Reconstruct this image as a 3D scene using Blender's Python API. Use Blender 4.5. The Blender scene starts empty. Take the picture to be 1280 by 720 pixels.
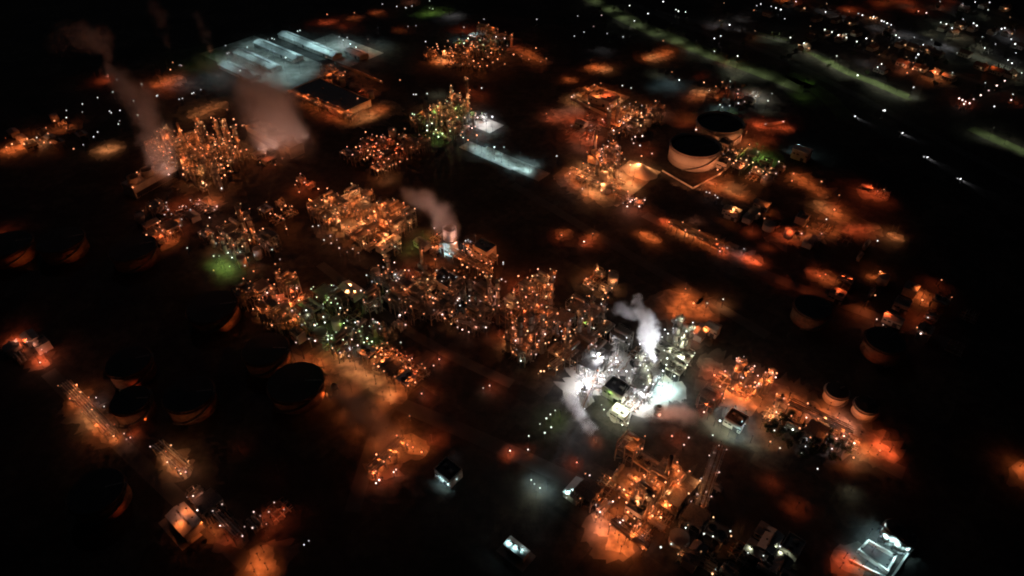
import bpy, bmesh, math, random
from mathutils import Vector, Matrix, noise
R = math.radians
sc = bpy.context.scene
col = sc.collection
rnd = random.Random(7)

# ------------------------------------------------------------------ camera
H, PITCH, F = 300.0, R(41), 853.0
CP, SP = math.cos(PITCH), math.sin(PITCH)
def P(x, y, z=0.0):
    """pixel of the 1280x720 photograph -> point on the level z"""
    a, b = (x - 640) / F, (360 - y) / F
    t = (z - H) / (-SP + b * CP)
    return Vector((a * t, (CP + b * SP) * t, z))
def ZY(X, Y, y):
    """height above the ground point at which the photograph's row y is met"""
    b = (360 - y) / F
    return H + Y * (b * CP - SP) / (CP + b * SP)
cam = bpy.data.cameras.new('camera')
cam.lens, cam.sensor_width = 36 * F / 1280, 36
cam.clip_start, cam.clip_end = 1, 20000
co = bpy.data.objects.new('camera', cam); col.objects.link(co)
co.location = (0, 0, H); co.rotation_euler = (R(90) - PITCH, 0, 0)
sc.camera = co

# ------------------------------------------------------------------ materials
def mat(name, base, rough=0.7, metal=0.0, var=0.25, scale=0.6, second=None):
    m = bpy.data.materials.new(name); m.use_nodes = True
    nt = m.node_tree; b = nt.nodes['Principled BSDF']
    b.inputs['Roughness'].default_value = rough; b.inputs['Metallic'].default_value = metal
    tc = nt.nodes.new('ShaderNodeTexCoord'); n = nt.nodes.new('ShaderNodeTexNoise')
    n.inputs['Scale'].default_value = scale; n.inputs['Detail'].default_value = 6
    r = nt.nodes.new('ShaderNodeValToRGB')
    s = second or tuple(c * (1 - var) for c in base)
    r.color_ramp.elements[0].position = 0.35; r.color_ramp.elements[1].position = 0.65
    r.color_ramp.elements[0].color = (*s, 1); r.color_ramp.elements[1].color = (*base, 1)
    nt.links.new(tc.outputs['Object'], n.inputs['Vector'])
    nt.links.new(n.outputs['Fac'], r.inputs['Fac']); nt.links.new(r.outputs['Color'], b.inputs['Base Color'])
    return m
M = {
 'steel':   mat('painted_steel', (.26, .245, .22), .55, .0, .45, .5),
 'grating': mat('steel_grating', (.20, .19, .18), .7, .0, .4, 1.2),
 'silver':  mat('insulation_cladding', (.40, .37, .34), .42, .3, .35, .4),
 'pipe':    mat('pipe_metal', (.34, .31, .28), .45, .2, .4, .25),
 'rust':    mat('rusty_pipe', (.22, .12, .07), .8, 0, .5, .5),
 'dark':    mat('dark_paint', (.035, .035, .04), .6, 0, .4, .3),
 'concrete':mat('concrete', (.36, .34, .31), .85, 0, .4, .12),
 'tank':    mat('tank_paint', (.58, .54, .48), .6, 0, .18, .12),
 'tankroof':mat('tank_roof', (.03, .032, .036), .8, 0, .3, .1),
 'wall':    mat('wall_render', (.48, .46, .42), .8, 0, .25, .25),
 'roof':    mat('roof_sheet', (.30, .28, .26), .6, 0, .3, .3),
 'paleroof':mat('pale_roof', (.6, .6, .57), .6, 0, .25, .25),
 'asphalt': mat('asphalt', (.07, .068, .066), .85, 0, .35, .08),
 'pad':     mat('concrete_pad', (.34, .31, .27), .85, 0, .5, .12),
 'gravel':  mat('gravel_light_tone', (.235, .205, .17), .9, 0, .62, .2),  # also the pale tone of light pools put into the ground
 'pool_edge':    mat('pool_edge_tone', (.12, .104, .086), .9, 0, .55, .12),  # mid tone painted round the pale strips to soften the light pools' edges
 'paint':   mat('road_paint', (.75, .75, .7), .6, 0, .2, 1),
 'grass':   mat('grass_verge', (.09, .115, .05), .95, 0, .55, .06),
 'bark':    mat('bark', (.09, .065, .045), .9, 0, .3, 2),
 'leaf':    mat('leaf', (.06, .085, .03), .7, 0, .5, .8),
 'car':     mat('car_paint', (.30, .32, .34), .3, .3, .2, .3),
 'rubber':  mat('rubber', (.02, .02, .02), .9),
 'glass':   mat('window_glass', (.03, .035, .04), .15),
 'tile':    mat('roof_tile', (.17, .10, .075), .85, 0, .4, 1.0),
}
# ground: gravel, oily soil and old asphalt in large patches
def ground_mat():
    m = bpy.data.materials.new('plant_ground'); m.use_nodes = True
    nt = m.node_tree; b = nt.nodes['Principled BSDF']; b.inputs['Roughness'].default_value = .9
    tc = nt.nodes.new('ShaderNodeTexCoord')
    def nz(s, d=6, rough=.6):
        n = nt.nodes.new('ShaderNodeTexNoise'); n.inputs['Scale'].default_value = s; n.inputs['Detail'].default_value = d
        n.inputs['Roughness'].default_value = rough
        nt.links.new(tc.outputs['Object'], n.inputs['Vector']); return n.outputs['Fac']
    def ramp(f, a, ca, b_, cb):
        r = nt.nodes.new('ShaderNodeValToRGB'); e = r.color_ramp.elements
        e[0].position, e[0].color, e[1].position, e[1].color = a, (*ca, 1), b_, (*cb, 1)
        nt.links.new(f, r.inputs['Fac']); return r.outputs['Color']
    c1 = ramp(nz(.022, 4), .40, (.032, .030, .028), .62, (.085, .073, .062))
    c2 = ramp(nz(.16, 8, .7), .36, (.28, .27, .26), .66, (1, 1, 1))
    v = nt.nodes.new('ShaderNodeTexVoronoi'); v.inputs['Scale'].default_value = .045
    mp = nt.nodes.new('ShaderNodeMapping'); mp.inputs['Rotation'].default_value = (0, 0, R(40))
    v.distance = 'CHEBYCHEV'
    nt.links.new(tc.outputs['Object'], mp.inputs['Vector']); nt.links.new(mp.outputs['Vector'], v.inputs['Vector'])
    sep = nt.nodes.new('ShaderNodeSeparateColor'); nt.links.new(v.outputs['Color'], sep.inputs['Color'])
    c3 = ramp(sep.outputs['Red'], .1, (.55, .55, .55), .9, (1.15, 1.1, 1.05))
    def mul(a, b_):
        x = nt.nodes.new('ShaderNodeMix'); x.data_type = 'RGBA'; x.blend_type = 'MULTIPLY'; x.inputs[0].default_value = 1
        nt.links.new(a, x.inputs[6]); nt.links.new(b_, x.inputs[7]); return x.outputs[2]
    nt.links.new(mul(mul(c1, c2), c3), b.inputs['Base Color'])
    return m
M['ground'] = ground_mat()

#        light colour        bulb colour (times strength)
COL = {'n': ((1, .52, .40), (1, .7, .6)), 'a': ((1, .31, .125), (1, .5, .3)), 'o': ((1, .20, .045), (1, .37, .17)), 'y': ((1, .37, .13), (1, .54, .27)), 'r': ((1, .13, .035), (1, .40, .26)),
       'p': ((1, .33, .19), (1, .70, .62)), 'w': ((.92, .94, 1), (.97, .98, 1)), 't': ((.50, .84, .90), (.80, 1, .97)),
       'g': ((.50, 1, .16), (.80, 1, .62)), 'm': ((.92, 1, .68), (.92, 1, .90))}
def emat(c, lv):
    m = bpy.data.materials.new('lamp_glow_' + c); m.use_nodes = True; nt = m.node_tree; nt.nodes.clear()
    e = nt.nodes.new('ShaderNodeEmission'); o = nt.nodes.new('ShaderNodeOutputMaterial')
    e.inputs['Color'].default_value = (*COL[c][1], 1); e.inputs['Strength'].default_value = lv
    nt.links.new(e.outputs[0], o.inputs[0]); m.cycles.emission_sampling = 'NONE'; return m
LEVELS = (.8, 1.8, 4.0)
EM = {(c, i): emat(c, l) for c in COL for i, l in enumerate(LEVELS)}

# ------------------------------------------------------------------ mesh building
class MB:
    def __init__(s): s.v, s.f = [], []
    def box(s, c, d, rz=0.0):
        x, y, z = d[0] / 2, d[1] / 2, d[2] / 2; n = len(s.v); ca, sa = math.cos(rz), math.sin(rz)
        for i in (-x, x):
            for j in (-y, y):
                for k in (-z, z): s.v.append((c[0] + i * ca - j * sa, c[1] + i * sa + j * ca, c[2] + k))
        for q in ((0, 1, 3, 2), (4, 6, 7, 5), (0, 4, 5, 1), (2, 3, 7, 6), (0, 2, 6, 4), (1, 5, 7, 3)): s.f.append([n + i for i in q])
        return s
    def bar(s, a, b, r, k=4):
        a, b = Vector(a), Vector(b); return s.tube([a, b], r, k)
    def tube(s, pts, r, k=8):
        pts = [Vector(p) for p in pts]; n0 = len(s.v); N = len(pts)
        rs = r if isinstance(r, (list, tuple)) else [r] * N
        for i, p in enumerate(pts):
            t = (pts[min(i + 1, N - 1)] - pts[max(i - 1, 0)]).normalized()
            u = t.cross(Vector((0, 0, 1)) if abs(t.z) < .95 else Vector((1, 0, 0))).normalized(); w = t.cross(u)
            for j in range(k):
                a = math.tau * (j + .5) / k; s.v.append(tuple(p + (u * math.cos(a) + w * math.sin(a)) * rs[i]))
        for i in range(N - 1):
            for j in range(k):
                s.f.append([n0 + i * k + j, n0 + i * k + (j + 1) % k, n0 + (i + 1) * k + (j + 1) % k, n0 + (i + 1) * k + j])
        s.f.append([n0 + j for j in range(k)][::-1]); s.f.append([n0 + (N - 1) * k + j for j in range(k)])
        return s
    def lathe(s, prof, k=24, c=(0, 0, 0), close=False):
        n0 = len(s.v); N = len(prof)
        for r, z in prof:
            for j in range(k):
                a = math.tau * j / k; s.v.append((c[0] + r * math.cos(a), c[1] + r * math.sin(a), c[2] + z))
        for i in range(N if close else N - 1):
            i2 = (i + 1) % N
            for j in range(k): s.f.append([n0 + i * k + j, n0 + i * k + (j + 1) % k, n0 + i2 * k + (j + 1) % k, n0 + i2 * k + j])
        if not close:
            s.f.append([n0 + j for j in range(k)][::-1]); s.f.append([n0 + (N - 1) * k + j for j in range(k)])
        return s
    def mesh(s, name, m, smooth=False):
        me = bpy.data.meshes.new(name); me.from_pydata(s.v, [], s.f); me.materials.append(m)
        if smooth: me.shade_smooth()
        me.update(); return me

def link(name, data, parent=None, loc=(0, 0, 0), rz=0.0):
    o = bpy.data.objects.new(name, data); col.objects.link(o)
    o.location = loc; o.rotation_euler = (0, 0, rz)
    if parent: o.parent = parent
    return o
def tag(o, label, cat, group=None, kind=None):
    o['label'], o['category'] = label, cat
    if group: o['group'] = group
    if kind: o['kind'] = kind
    return o
def struct(name, me):
    o = link(name, me); o['kind'] = 'structure'; return o

# lamps: a bulb mesh per colour, light data per colour and power
def ico(r):
    bm = bmesh.new(); bmesh.ops.create_icosphere(bm, subdivisions=1, radius=r)
    v = [tuple(x.co) for x in bm.verts]; f = [[q.index for q in x.verts] for x in bm.faces]; bm.free(); return v, f
BULB = {}
def bulb_mesh(c, r, lv=2):
    r = round(r, 1)
    if (c, r, lv) not in BULB:
        b = MB(); b.v, b.f = ico(r); BULB[c, r, lv] = b.mesh('bulb', EM[c, lv], True)
    return BULB[c, r, lv]
LD = {}
def light_data(c, w, spot=None):
    k = (c, round(w), spot)
    if k not in LD:
        l = bpy.data.lights.new('lamp_light', 'SPOT' if spot else 'POINT')
        l.color, l.energy, l.shadow_soft_size = COL[c][0], w, .45
        if spot: l.spot_size, l.spot_blend = R(spot), 1.0
        LD[k] = l
    return LD[k]
NL = [0]
def add_light(parent, loc, c, w, spot=None, rot=None):
    o = link('light', light_data(c, w, spot), parent, loc); NL[0] += 1
    if rot: o.rotation_euler = rot
    return o

POLE = {}
def pole_mesh(h):
    h = round(h)
    if h not in POLE:
        b = MB().tube([(0, 0, 0), (0, 0, h - .2)], [.11, .07], 5).tube([(0, 0, h - .35), (.0, .0, h - .2)], .15, 5)
        b.box((0, 0, .15), (.7, .7, .3)); POLE[h] = b.mesh('lamp_pole', M['dark'])
    return POLE[h], h
HOOD = MB().lathe([(.12, .4), (.42, .2), (.5, .0), (.45, .0), (.1, .3)], 10, close=True).mesh('lamp_hood', M['dark'], True)

AREA = {}
def area(key, phrase): AREA[key] = phrase
KY, KH, KS = .34, .46, .36           # overall powers of bare lamps, hooded lamps and lamps on structures
POWER = {'maze': 1.1, 'olive': .9, 'tower': 1.3, 'green2': .9, 'front': 1.6, 'trail': .8, 'teal': 1.25, 'round': 1.7, 'farcol': 1.4, 'green1': 1.2, 'red1': 1.2, 'townroad': .9, 'corner': .75, 'sand': 1.5, 'yellow': 1.5, 'strip': .9, 'mint': 1.2, 'white': 1.2, 'glow': 1.4, 'rect': 1.5, 'road': 1.7, 'rackside': 2.6, 'orange': 1.6, 'red2': 1.6, 'tan': 1.1, 'pit': 1.0, 'tanks': 1.4, 'north': 1.3, 'strip2': 2.1, 'smoke': 1.45, 'row': 2.2, 'nearend': .9, 'pink': 1.4, 'rows': 1.6, 'far': 1.2, 'west': 1.3, 'east': 1.3, 'town': 1.3, 'gold': 1.6, 'lone': .9}
ROOTS = []                           # process equipment that lamps can be fixed to: (x, y, reach, root)
YARD, HOODS = [], []
def near(p):
    best, bd = None, 1e9
    for x, y, rr, r in ROOTS:
        d = math.hypot(x - p.x, y - p.y)
        if d < rr and d < bd: best, bd = r, d
    return best
def under(o, root):
    """fix lamp o to the equipment root, keeping its place"""
    if root is not None:
        a = root.rotation_euler.z; d = o.location - root.location
        o.parent = root; o.location = (d.x * math.cos(a) + d.y * math.sin(a), -d.x * math.sin(a) + d.y * math.cos(a), d.z); o.rotation_euler = (0, 0, -a)
NAMEC = {'n': 'pinkish', 'a': 'orange', 'o': 'orange', 'y': 'yellow', 'r': 'reddish', 'p': 'pinkish', 'w': 'white', 't': 'teal', 'g': 'green', 'm': 'pale green'}
def lamps(key, s, c='o', w=4500, h=7, br=.55):
    """bare lamps whose bulbs show at the pixels given"""
    for t in s.split():
        q = t.split(','); cc, ww, hh = c, w, h
        for e in q[2:]:
            if e in COL: cc = e
            elif e[0] == 'h': hh = float(e[1:])
            else: ww = w * float(e)
        YARD.append((key, float(q[0]), float(q[1]), cc, ww, hh, br, w))
def hooded(key, s, c='o', w=12000, h=11):
    """lamps under a hood: only their pool of light on the ground shows from above"""
    for t in s.split():
        q = t.split(','); cc, ww, hh = c, w, h
        for e in q[2:]:
            if e in COL: cc = e
            elif e[0] == 'h': hh = float(e[1:])
            else: ww = w * float(e)
        HOODS.append((key, float(q[0]), float(q[1]), cc, ww, hh))
def build_lamps():
    for key, x, y, c, w, h, br, w0 in YARD:
        town = key.startswith('town'); k_ = min(1.0, max(.55, P(x, y).length / 560)) if not town else 1; w, w0, br = w * k_ * k_, w0 * k_ * k_, br * max(.78, k_)
        me, h = pole_mesh(h * k_); p = P(x, y, h); root = None if town else near(p)
        o = link('lamp_post' if root else 'street_lamp' if town else 'yard_lamp' if c in 'oyrp' else 'white_lamp', me, None, (p.x, p.y, 0))
        if root: under(o, root)
        else: tag(o, f'{NAMEC[c]} bare lamp on a thin pole {AREA[key]}', 'lamp', f'{NAMEC[c]} lamps on poles {AREA[key]}')
        lv = 2 if w >= w0 and rnd.random() < .75 else 1 if w >= .25 * w0 or rnd.random() < .5 else 0
        if not town and w > .3 * w0 and rnd.random() < .3: lv = max(0, lv - 1)
        link('bulb', bulb_mesh(c, br * rnd.uniform(.75, 1.15), lv), o, (0, 0, h))
        if w > .3 * w0 or town: add_light(o, (0, 0, h), c, w * KY * POWER.get(key, 1) * rnd.uniform(.7, 1.3) * (5 if town else 1))
    for key, x, y, c, w, h in HOODS:
        p = P(x, y); town = key.startswith('town'); k_ = min(1.0, max(.55, P(x, y).length / 560)) if not town else 1; w *= k_ * k_
        me, h = pole_mesh(h * k_); root = None if town else near(p)
        o = link('floodlight' if root else 'hooded_street_lamp' if town else 'hooded_lamp' if c in 'oyrp' else 'hooded_white_lamp', me, None, (p.x, p.y, 0))
        if root: under(o, root)
        else: tag(o, f'hooded lamp making a {NAMEC[c]} pool {AREA[key]}', 'lamp', f'hooded lamps with {NAMEC[c]} pools {AREA[key]}')
        link('lamp_hood', HOOD, o, (0, 0, h))
        add_light(o, (0, 0, h - .35), c, w * KH * POWER.get(key, 1) * 1.25, 150, (rnd.uniform(-.35, .35), rnd.uniform(-.35, .35), 0))
def wash(label, pts, target, c='o', w=6000, group=None, h=2.5, cone=100):
    """low floodlights aimed at a wall"""
    t = P(*target)
    for (x, y) in pts:
        p = P(x, y); a = math.atan2(t.y - p.y, t.x - p.x); me, hh = pole_mesh(h)
        o = link('wall_floodlight', me, None, (p.x, p.y, 0), a); tag(o, label, 'lamp', group)
        link('lamp_head', WASH, o, (0, 0, hh)); l = add_light(o, (.6, 0, hh + .3), c, w, cone); l.rotation_euler = (R(98), 0, R(-90))
def uplight(label, pts, target, c, w, group=None, h=5, cone=75):
    """floodlights on short masts aimed up into rising steam, most added to brighten it"""
    t = P(*target)
    for (x, y) in pts:
        p = P(x, y); me, hh = pole_mesh(h); d = t - Vector((p.x, p.y, hh))
        o = link('steam_uplight', me, None, (p.x, p.y, 0)); tag(o, label, 'lamp', group)
        link('lamp_head', WASH, o, (0, 0, hh), math.atan2(d.y, d.x)); l = add_light(o, tuple(d.normalized() * .9 + Vector((0, 0, hh + .4))), c, w, cone)
        l.rotation_euler = d.to_track_quat('-Z', 'Y').to_euler()
WASH = MB().box((0, 0, .25), (.5, 1.1, .8)).mesh('lamp_head', M['dark'])

# ------------------------------------------------------------------ plant equipment (specs: parts, lamp spots)
TH = R(-40)
class Spec:
    def __init__(s): s.parts, s.lamps = [], []          # (name, mesh, parent index, loc), (x, y, z)
    def add(s, name, mb, m, parent=None, smooth=False, loc=(0, 0, 0)):
        s.parts.append((name, mb if isinstance(mb, bpy.types.Mesh) else mb.mesh(name, M[m], smooth), parent, loc)); return len(s.parts) - 1
def place(spec, name, label, cat, loc, rz, group=None, c='o', lampw=2500, every=3, frac=1.0, br=.42, mats=None):
    root = link(name, None, None, loc, rz); tag(root, label, cat, group, 'thing')
    obs = []
    for (n, me, pa, l) in spec.parts: obs.append(link(n, me, obs[pa] if pa is not None else root, l))
    k = 0
    for l in spec.lamps:
        if rnd.random() > frac: continue
        cc = rnd.choice(c); k += 1
        b = link('lamp', bulb_mesh(cc, br * rnd.uniform(.7, 1.2), rnd.choice((0, 1, 1, 2, 2))), root, l)
        if lampw and k % every == 0: add_light(b, (0, 0, 0), cc, lampw * KS * rnd.uniform(.6, 1.5))
    return root
def lying(L, r, k=14):
    b = MB(); x = L / 2
    return b.tube([(-x - r * .45, 0, 0), (-x - r * .3, 0, 0), (-x, 0, 0), (x, 0, 0), (x + r * .3, 0, 0), (x + r * .45, 0, 0)], [r * .35, r * .8, r, r, r * .8, r * .35], k)
def drum_part(sp, L, r, z, x=0, y=0, parent=None, m='silver', name='vessel'):
    return sp.add(name, lying(L, r), m, parent, True, (x, y, z))
def frame_spec(nx, ny, lev, hl, seed):
    g = random.Random(seed); sp = Spec(); W, D = nx * 5.0, ny * 5.0; b = MB()
    for i in range(nx + 1):
        for j in range(ny + 1):
            b.box((i * 5 - W / 2, j * 5 - D / 2, lev * hl / 2), (.42, .42, lev * hl))
    for l in range(1, lev + 1):
        z = l * hl - .25
        for i in range(nx + 1): b.box((i * 5 - W / 2, 0, z), (.3, D, .38))
        for j in range(ny + 1): b.box((0, j * 5 - D / 2, z + .02), (W, .3, .38))
        for j in (-1, 1):
            if g.random() < .7: b.bar((-W / 2, j * D / 2, z - hl + .3), (-W / 2 + 5, j * D / 2, z), .13)
    sp.add('frame', b, 'steel')
    for l in range(1, lev + 1):
        d = MB(); z = l * hl + .08
        for i in range(nx):
            for j in range(ny):
                if g.random() < .72: d.box((i * 5 - W / 2 + 2.5, j * 5 - D / 2 + 2.5, z), (4.7, 4.7, .12))
        sp.add('deck', d, 'grating')
        if l < lev or g.random() < .7:
            r = g.uniform(.7, 1.25)
            drum_part(sp, W * g.uniform(.5, .9), r, z + r + .3, 0, g.uniform(-.25, .25) * D, None, g.choice(('silver', 'pipe', 'silver')))
        hr = MB()
        for (a, c) in (((-W / 2, -D / 2), (W / 2, -D / 2)), ((W / 2, -D / 2), (W / 2, D / 2)), ((W / 2, D / 2), (-W / 2, D / 2)), ((-W / 2, D / 2), (-W / 2, -D / 2))):
            hr.bar((*a, z + 1.1), (*c, z + 1.1), .06)
        sp.add('handrail', hr, 'steel')
        for q in range(3):
            e = g.randrange(4); t = g.uniform(-.5, .5)
            x, y = ((t * W, -D / 2 - .4), (W / 2 + .4, t * D), (t * W, D / 2 + .4), (-W / 2 - .4, t * D))[e]
            sp.lamps.append((x, y, z + 2.3))
    ps = MB()
    for q in range(5):
        x = g.uniform(-.45, .45) * W; y = (-1) ** q * (D / 2 + .5 + .3 * q); zt = g.uniform(.4, 1) * lev * hl
        ps.tube([(x, y, 0), (x, y, zt - .4), (x, y * .9, zt), (x, -y * .3, zt)], .22, 6)
    sp.add('riser_pipe', ps, 'pipe')
    st = MB()
    for l in range(lev):
        z = l * hl; s = 1 if l % 2 else -1
        st.tube([(W / 2 + .9, -s * 2.2, z), (W / 2 + .9, s * 2.2, z + hl)], .42, 4)
    sp.add('stair', st, 'grating')
    return sp
FRAMES = {}
def frame(nx, ny, lev, v):
    k = (nx, ny, lev, v)
    if k not in FRAMES: FRAMES[k] = frame_spec(nx, ny, lev, 4.6, hash(k) % 9999)
    return FRAMES[k]
def column_spec(h, r, seed, m='silver'):
    g = random.Random(seed); sp = Spec()
    b = MB().lathe([(r * 1.15, 0), (r * 1.15, 2), (r, 3), (r, h * .62), (r * .82, h * .66), (r * .82, h - r), (r * .6, h - r * .4), (r * .2, h)], 18)
    sp.add('shell', b, m, None, True)
    n = max(2, int(h / 6.5))
    for i in range(n):
        z = 4 + (h - 5) * (i + 1) / n; rr = r * (1 if z < h * .62 else .84)
        ring = MB().lathe([(rr + .05, z), (rr + 1.25, z), (rr + 1.25, z + .15), (rr + .05, z + .15)], 14, close=True)
        ring.lathe([(rr + 1.2, z + 1.0), (rr + 1.28, z + 1.0), (rr + 1.28, z + 1.1), (rr + 1.2, z + 1.1)], 14, close=True)
        sp.add('platform', ring, 'grating')
        a = g.uniform(0, math.tau); sp.lamps.append(((rr + 1.4) * math.cos(a), (rr + 1.4) * math.sin(a), z + 2.0))
        if g.random() < .6:
            a += 2.2; sp.lamps.append(((rr + 1.4) * math.cos(a), (rr + 1.4) * math.sin(a), z + 1.9))
    a = g.uniform(0, math.tau); q = r + .45
    pp = MB().tube([(0, 0, h - .1), (0, 0, h + 1), (q * math.cos(a), q * math.sin(a), h + 1), (q * math.cos(a), q * math.sin(a), 1.5), (q * 3 * math.cos(a), q * 3 * math.sin(a), 1.5)], .3, 8)
    sp.add('overhead_pipe', pp, 'pipe', None, True)
    ld = MB(); x, y = (r + .3) * math.cos(a + 1.5), (r + .3) * math.sin(a + 1.5)
    ld.box((x, y, h / 2), (.5, .5, h - 2)); sp.add('ladder', ld, 'steel')
    return sp
def rack_spec(L, seed, pipes=8, w=6.0):
    g = random.Random(seed); sp = Spec(); b = MB(); n = max(2, int(L / 7)); 
    for i in range(n + 1):
        x = -L / 2 + L * i / n
        for s in (-1, 1): b.box((x, s * w / 2, 3.6), (.35, .35, 7.2))
        for z in (4.6, 6.9): b.box((x, 0, z), (.3, w + .8, .3))
        sp.lamps.append((x, (w / 2 + .5) * (1 if i % 2 else -1), 7.9))
    for s in (-1, 1): b.box((0, s * w / 2, 7.25), (L, .25, .3))
    sp.add('frame', b, 'steel')
    for i in range(pipes):
        z = 4.75 if i % 2 else 7.05; r = g.uniform(.16, .38); y = -w / 2 + .5 + (w - 1) * (i + .5) / pipes
        pts = [(-L / 2 - g.uniform(0, 2), y, z + r)]
        if g.random() < .5:
            xm = g.uniform(-.3, .3) * L; pts += [(xm, y, z + r), (xm, y, z + r + 1.2), (xm + 3, y, z + r + 1.2), (xm + 3, y, z + r)]
        pts.append((L / 2 + g.uniform(0, 2), y, z + r))
        sp.add('pipe', MB().tube(pts, r, 7), g.choice(('pipe', 'silver', 'silver', 'rust')), None, False)
    return sp
def drum_spec(L, r):
    sp = Spec(); z = r + 1.6
    drum_part(sp, L, r, z, name='shell')
    for s in (-1, 1): sp.add('saddle', MB().box((s * L * .32, 0, (z - r * .5) / 2), (.6, r * 1.5, z - r * .5)), 'concrete')
    sp.add('nozzle', MB().tube([(0, 0, z + r - .1), (0, 0, z + r + 1), (L * .3, 0, z + r + 1), (L * .3, r + .6, z + r + 1), (L * .3, r + .6, .5)], .2, 6), 'pipe')
    sp.add('walkway', MB().box((-L * .2, 0, z + r + .25), (L * .4, 1.2, .12)), 'grating')
    sp.lamps += [(-L * .4, 0, z + r + 2.2)]
    return sp
def exch_spec():
    sp = Spec(); f = MB()
    for x in (-3, 3):
        for y in (-2.4, 2.4): f.box((x, y, 2.6), (.35, .35, 5.2))
        f.box((x, 0, .9), (.35, 5, .3)); f.box((x, 0, 3.4), (.35, 5, .3))
    sp.add('frame', f, 'steel')
    for z in (1.75, 4.25):
        for y in (-1.2, 1.2):
            i = drum_part(sp, 7, .75, z, 0, y, name='tube_bundle')
            sp.add('flange', MB().tube([(2.6, 0, 0), (2.85, 0, 0)], .98, 12), 'steel', i)
    sp.add('pipework', MB().tube([(-2, -2.9, .3), (-2, -2.9, 5.6), (2, -2.9, 5.6), (2, 0, 5.6)], .22, 6).tube([(1, 3, .3), (1, 3, 5.9), (-2, 3, 5.9), (-2, 1, 5.9)], .25, 6), 'pipe')
    sp.lamps += [(3.4, -2.6, 6.3), (-3.3, 2.6, 6.2)]
    return sp
def cooler_spec(n=3):
    sp = Spec(); L = n * 4.4; b = MB()
    for i in range(n + 1):
        for s in (-1, 1): b.box((-L / 2 + i * 4.4, s * 3.4, 2.7), (.35, .35, 5.4))
    sp.add('legs', b, 'steel')
    sp.add('tube_box', MB().box((0, 0, 5.9), (L + .6, 7.4, 1.0)), 'silver')
    for i in range(n):
        x = -L / 2 + 2.2 + i * 4.4
        k = sp.add('fan_ring', MB().lathe([(1.95, 6.4), (1.8, 7.3), (1.7, 7.3), (1.85, 6.4)], 18, (x, 0, 0), True), 'pipe', None, True)
        sp.add('fan_blades', MB().box((x, 0, 6.85), (3.2, .35, .08)).box((x, 0, 6.86), (.35, 3.2, .08)), 'dark', k)
    sp.add('walkway', MB().box((0, 4.4, 5.5), (L, 1.2, .12)).bar((-L / 2, 4.9, 6.6), (L / 2, 4.9, 6.6), .06), 'grating')
    sp.lamps += [(-L / 2, 4.9, 7.4), (L / 2, 4.9, 7.4), (0, -3.9, 7.2)]
    return sp
def heater_spec():
    sp = Spec()
    sp.add('firebox', MB().box((0, 0, 6), (9, 6.5, 8)), 'rust'); sp.add('leg', MB().box((-3.8, -2.6, 1), (.5, .5, 2)).box((3.8, -2.6, 1), (.5, .5, 2)).box((-3.8, 2.6, 1), (.5, .5, 2)).box((3.8, 2.6, 1), (.5, .5, 2)), 'steel')
    sp.add('convection_box', MB().box((0, 0, 12.2), (6, 3.4, 4.4)), 'steel')
    sp.add('stack', MB().lathe([(1.2, 14.4), (1.05, 17), (1.0, 32), (.85, 32), (.9, 14.6)], 16, close=True), 'silver', None, True)
    sp.add('walkway', MB().box((0, -3.9, 10.1), (10, 1.2, .14)).box((0, 3.9, 10.1), (10, 1.2, .14)).bar((-5, -4.4, 11.2), (5, -4.4, 11.2), .06), 'grating')
    sp.lamps += [(-4.6, -4.5, 11.8), (4.6, -4.4, 11.8), (4.6, 4.5, 11.8), (1.4, 0, 26)]
    return sp
def vtank_spec(r, h):
    sp = Spec()
    sp.add('shell', MB().lathe([(r, 0), (r, h)], 26), 'tank', None, True)
    sp.add('roof', MB().lathe([(r + .15, h + .005), (r + .15, h + .2), (r * .5, h + .75), (.1, h + 1)], 26), 'roof', None, False)
    sp.add('handrail', MB().lathe([(r + .1, h + 1.2), (r + .2, h + 1.2), (r + .2, h + 1.32), (r + .1, h + 1.32)], 26, close=True), 'steel')
    st = MB()
    for i in range(16):
        a = i * .09; st.box(((r + .5) * math.cos(a), (r + .5) * math.sin(a), h * (i + .5) / 16), (.8, .8, .25), a)
    sp.add('stair', st, 'grating'); sp.lamps += [((r + .3) * math.cos(1.5), (r + .3) * math.sin(1.5), h + 2.2)]
    return sp
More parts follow.
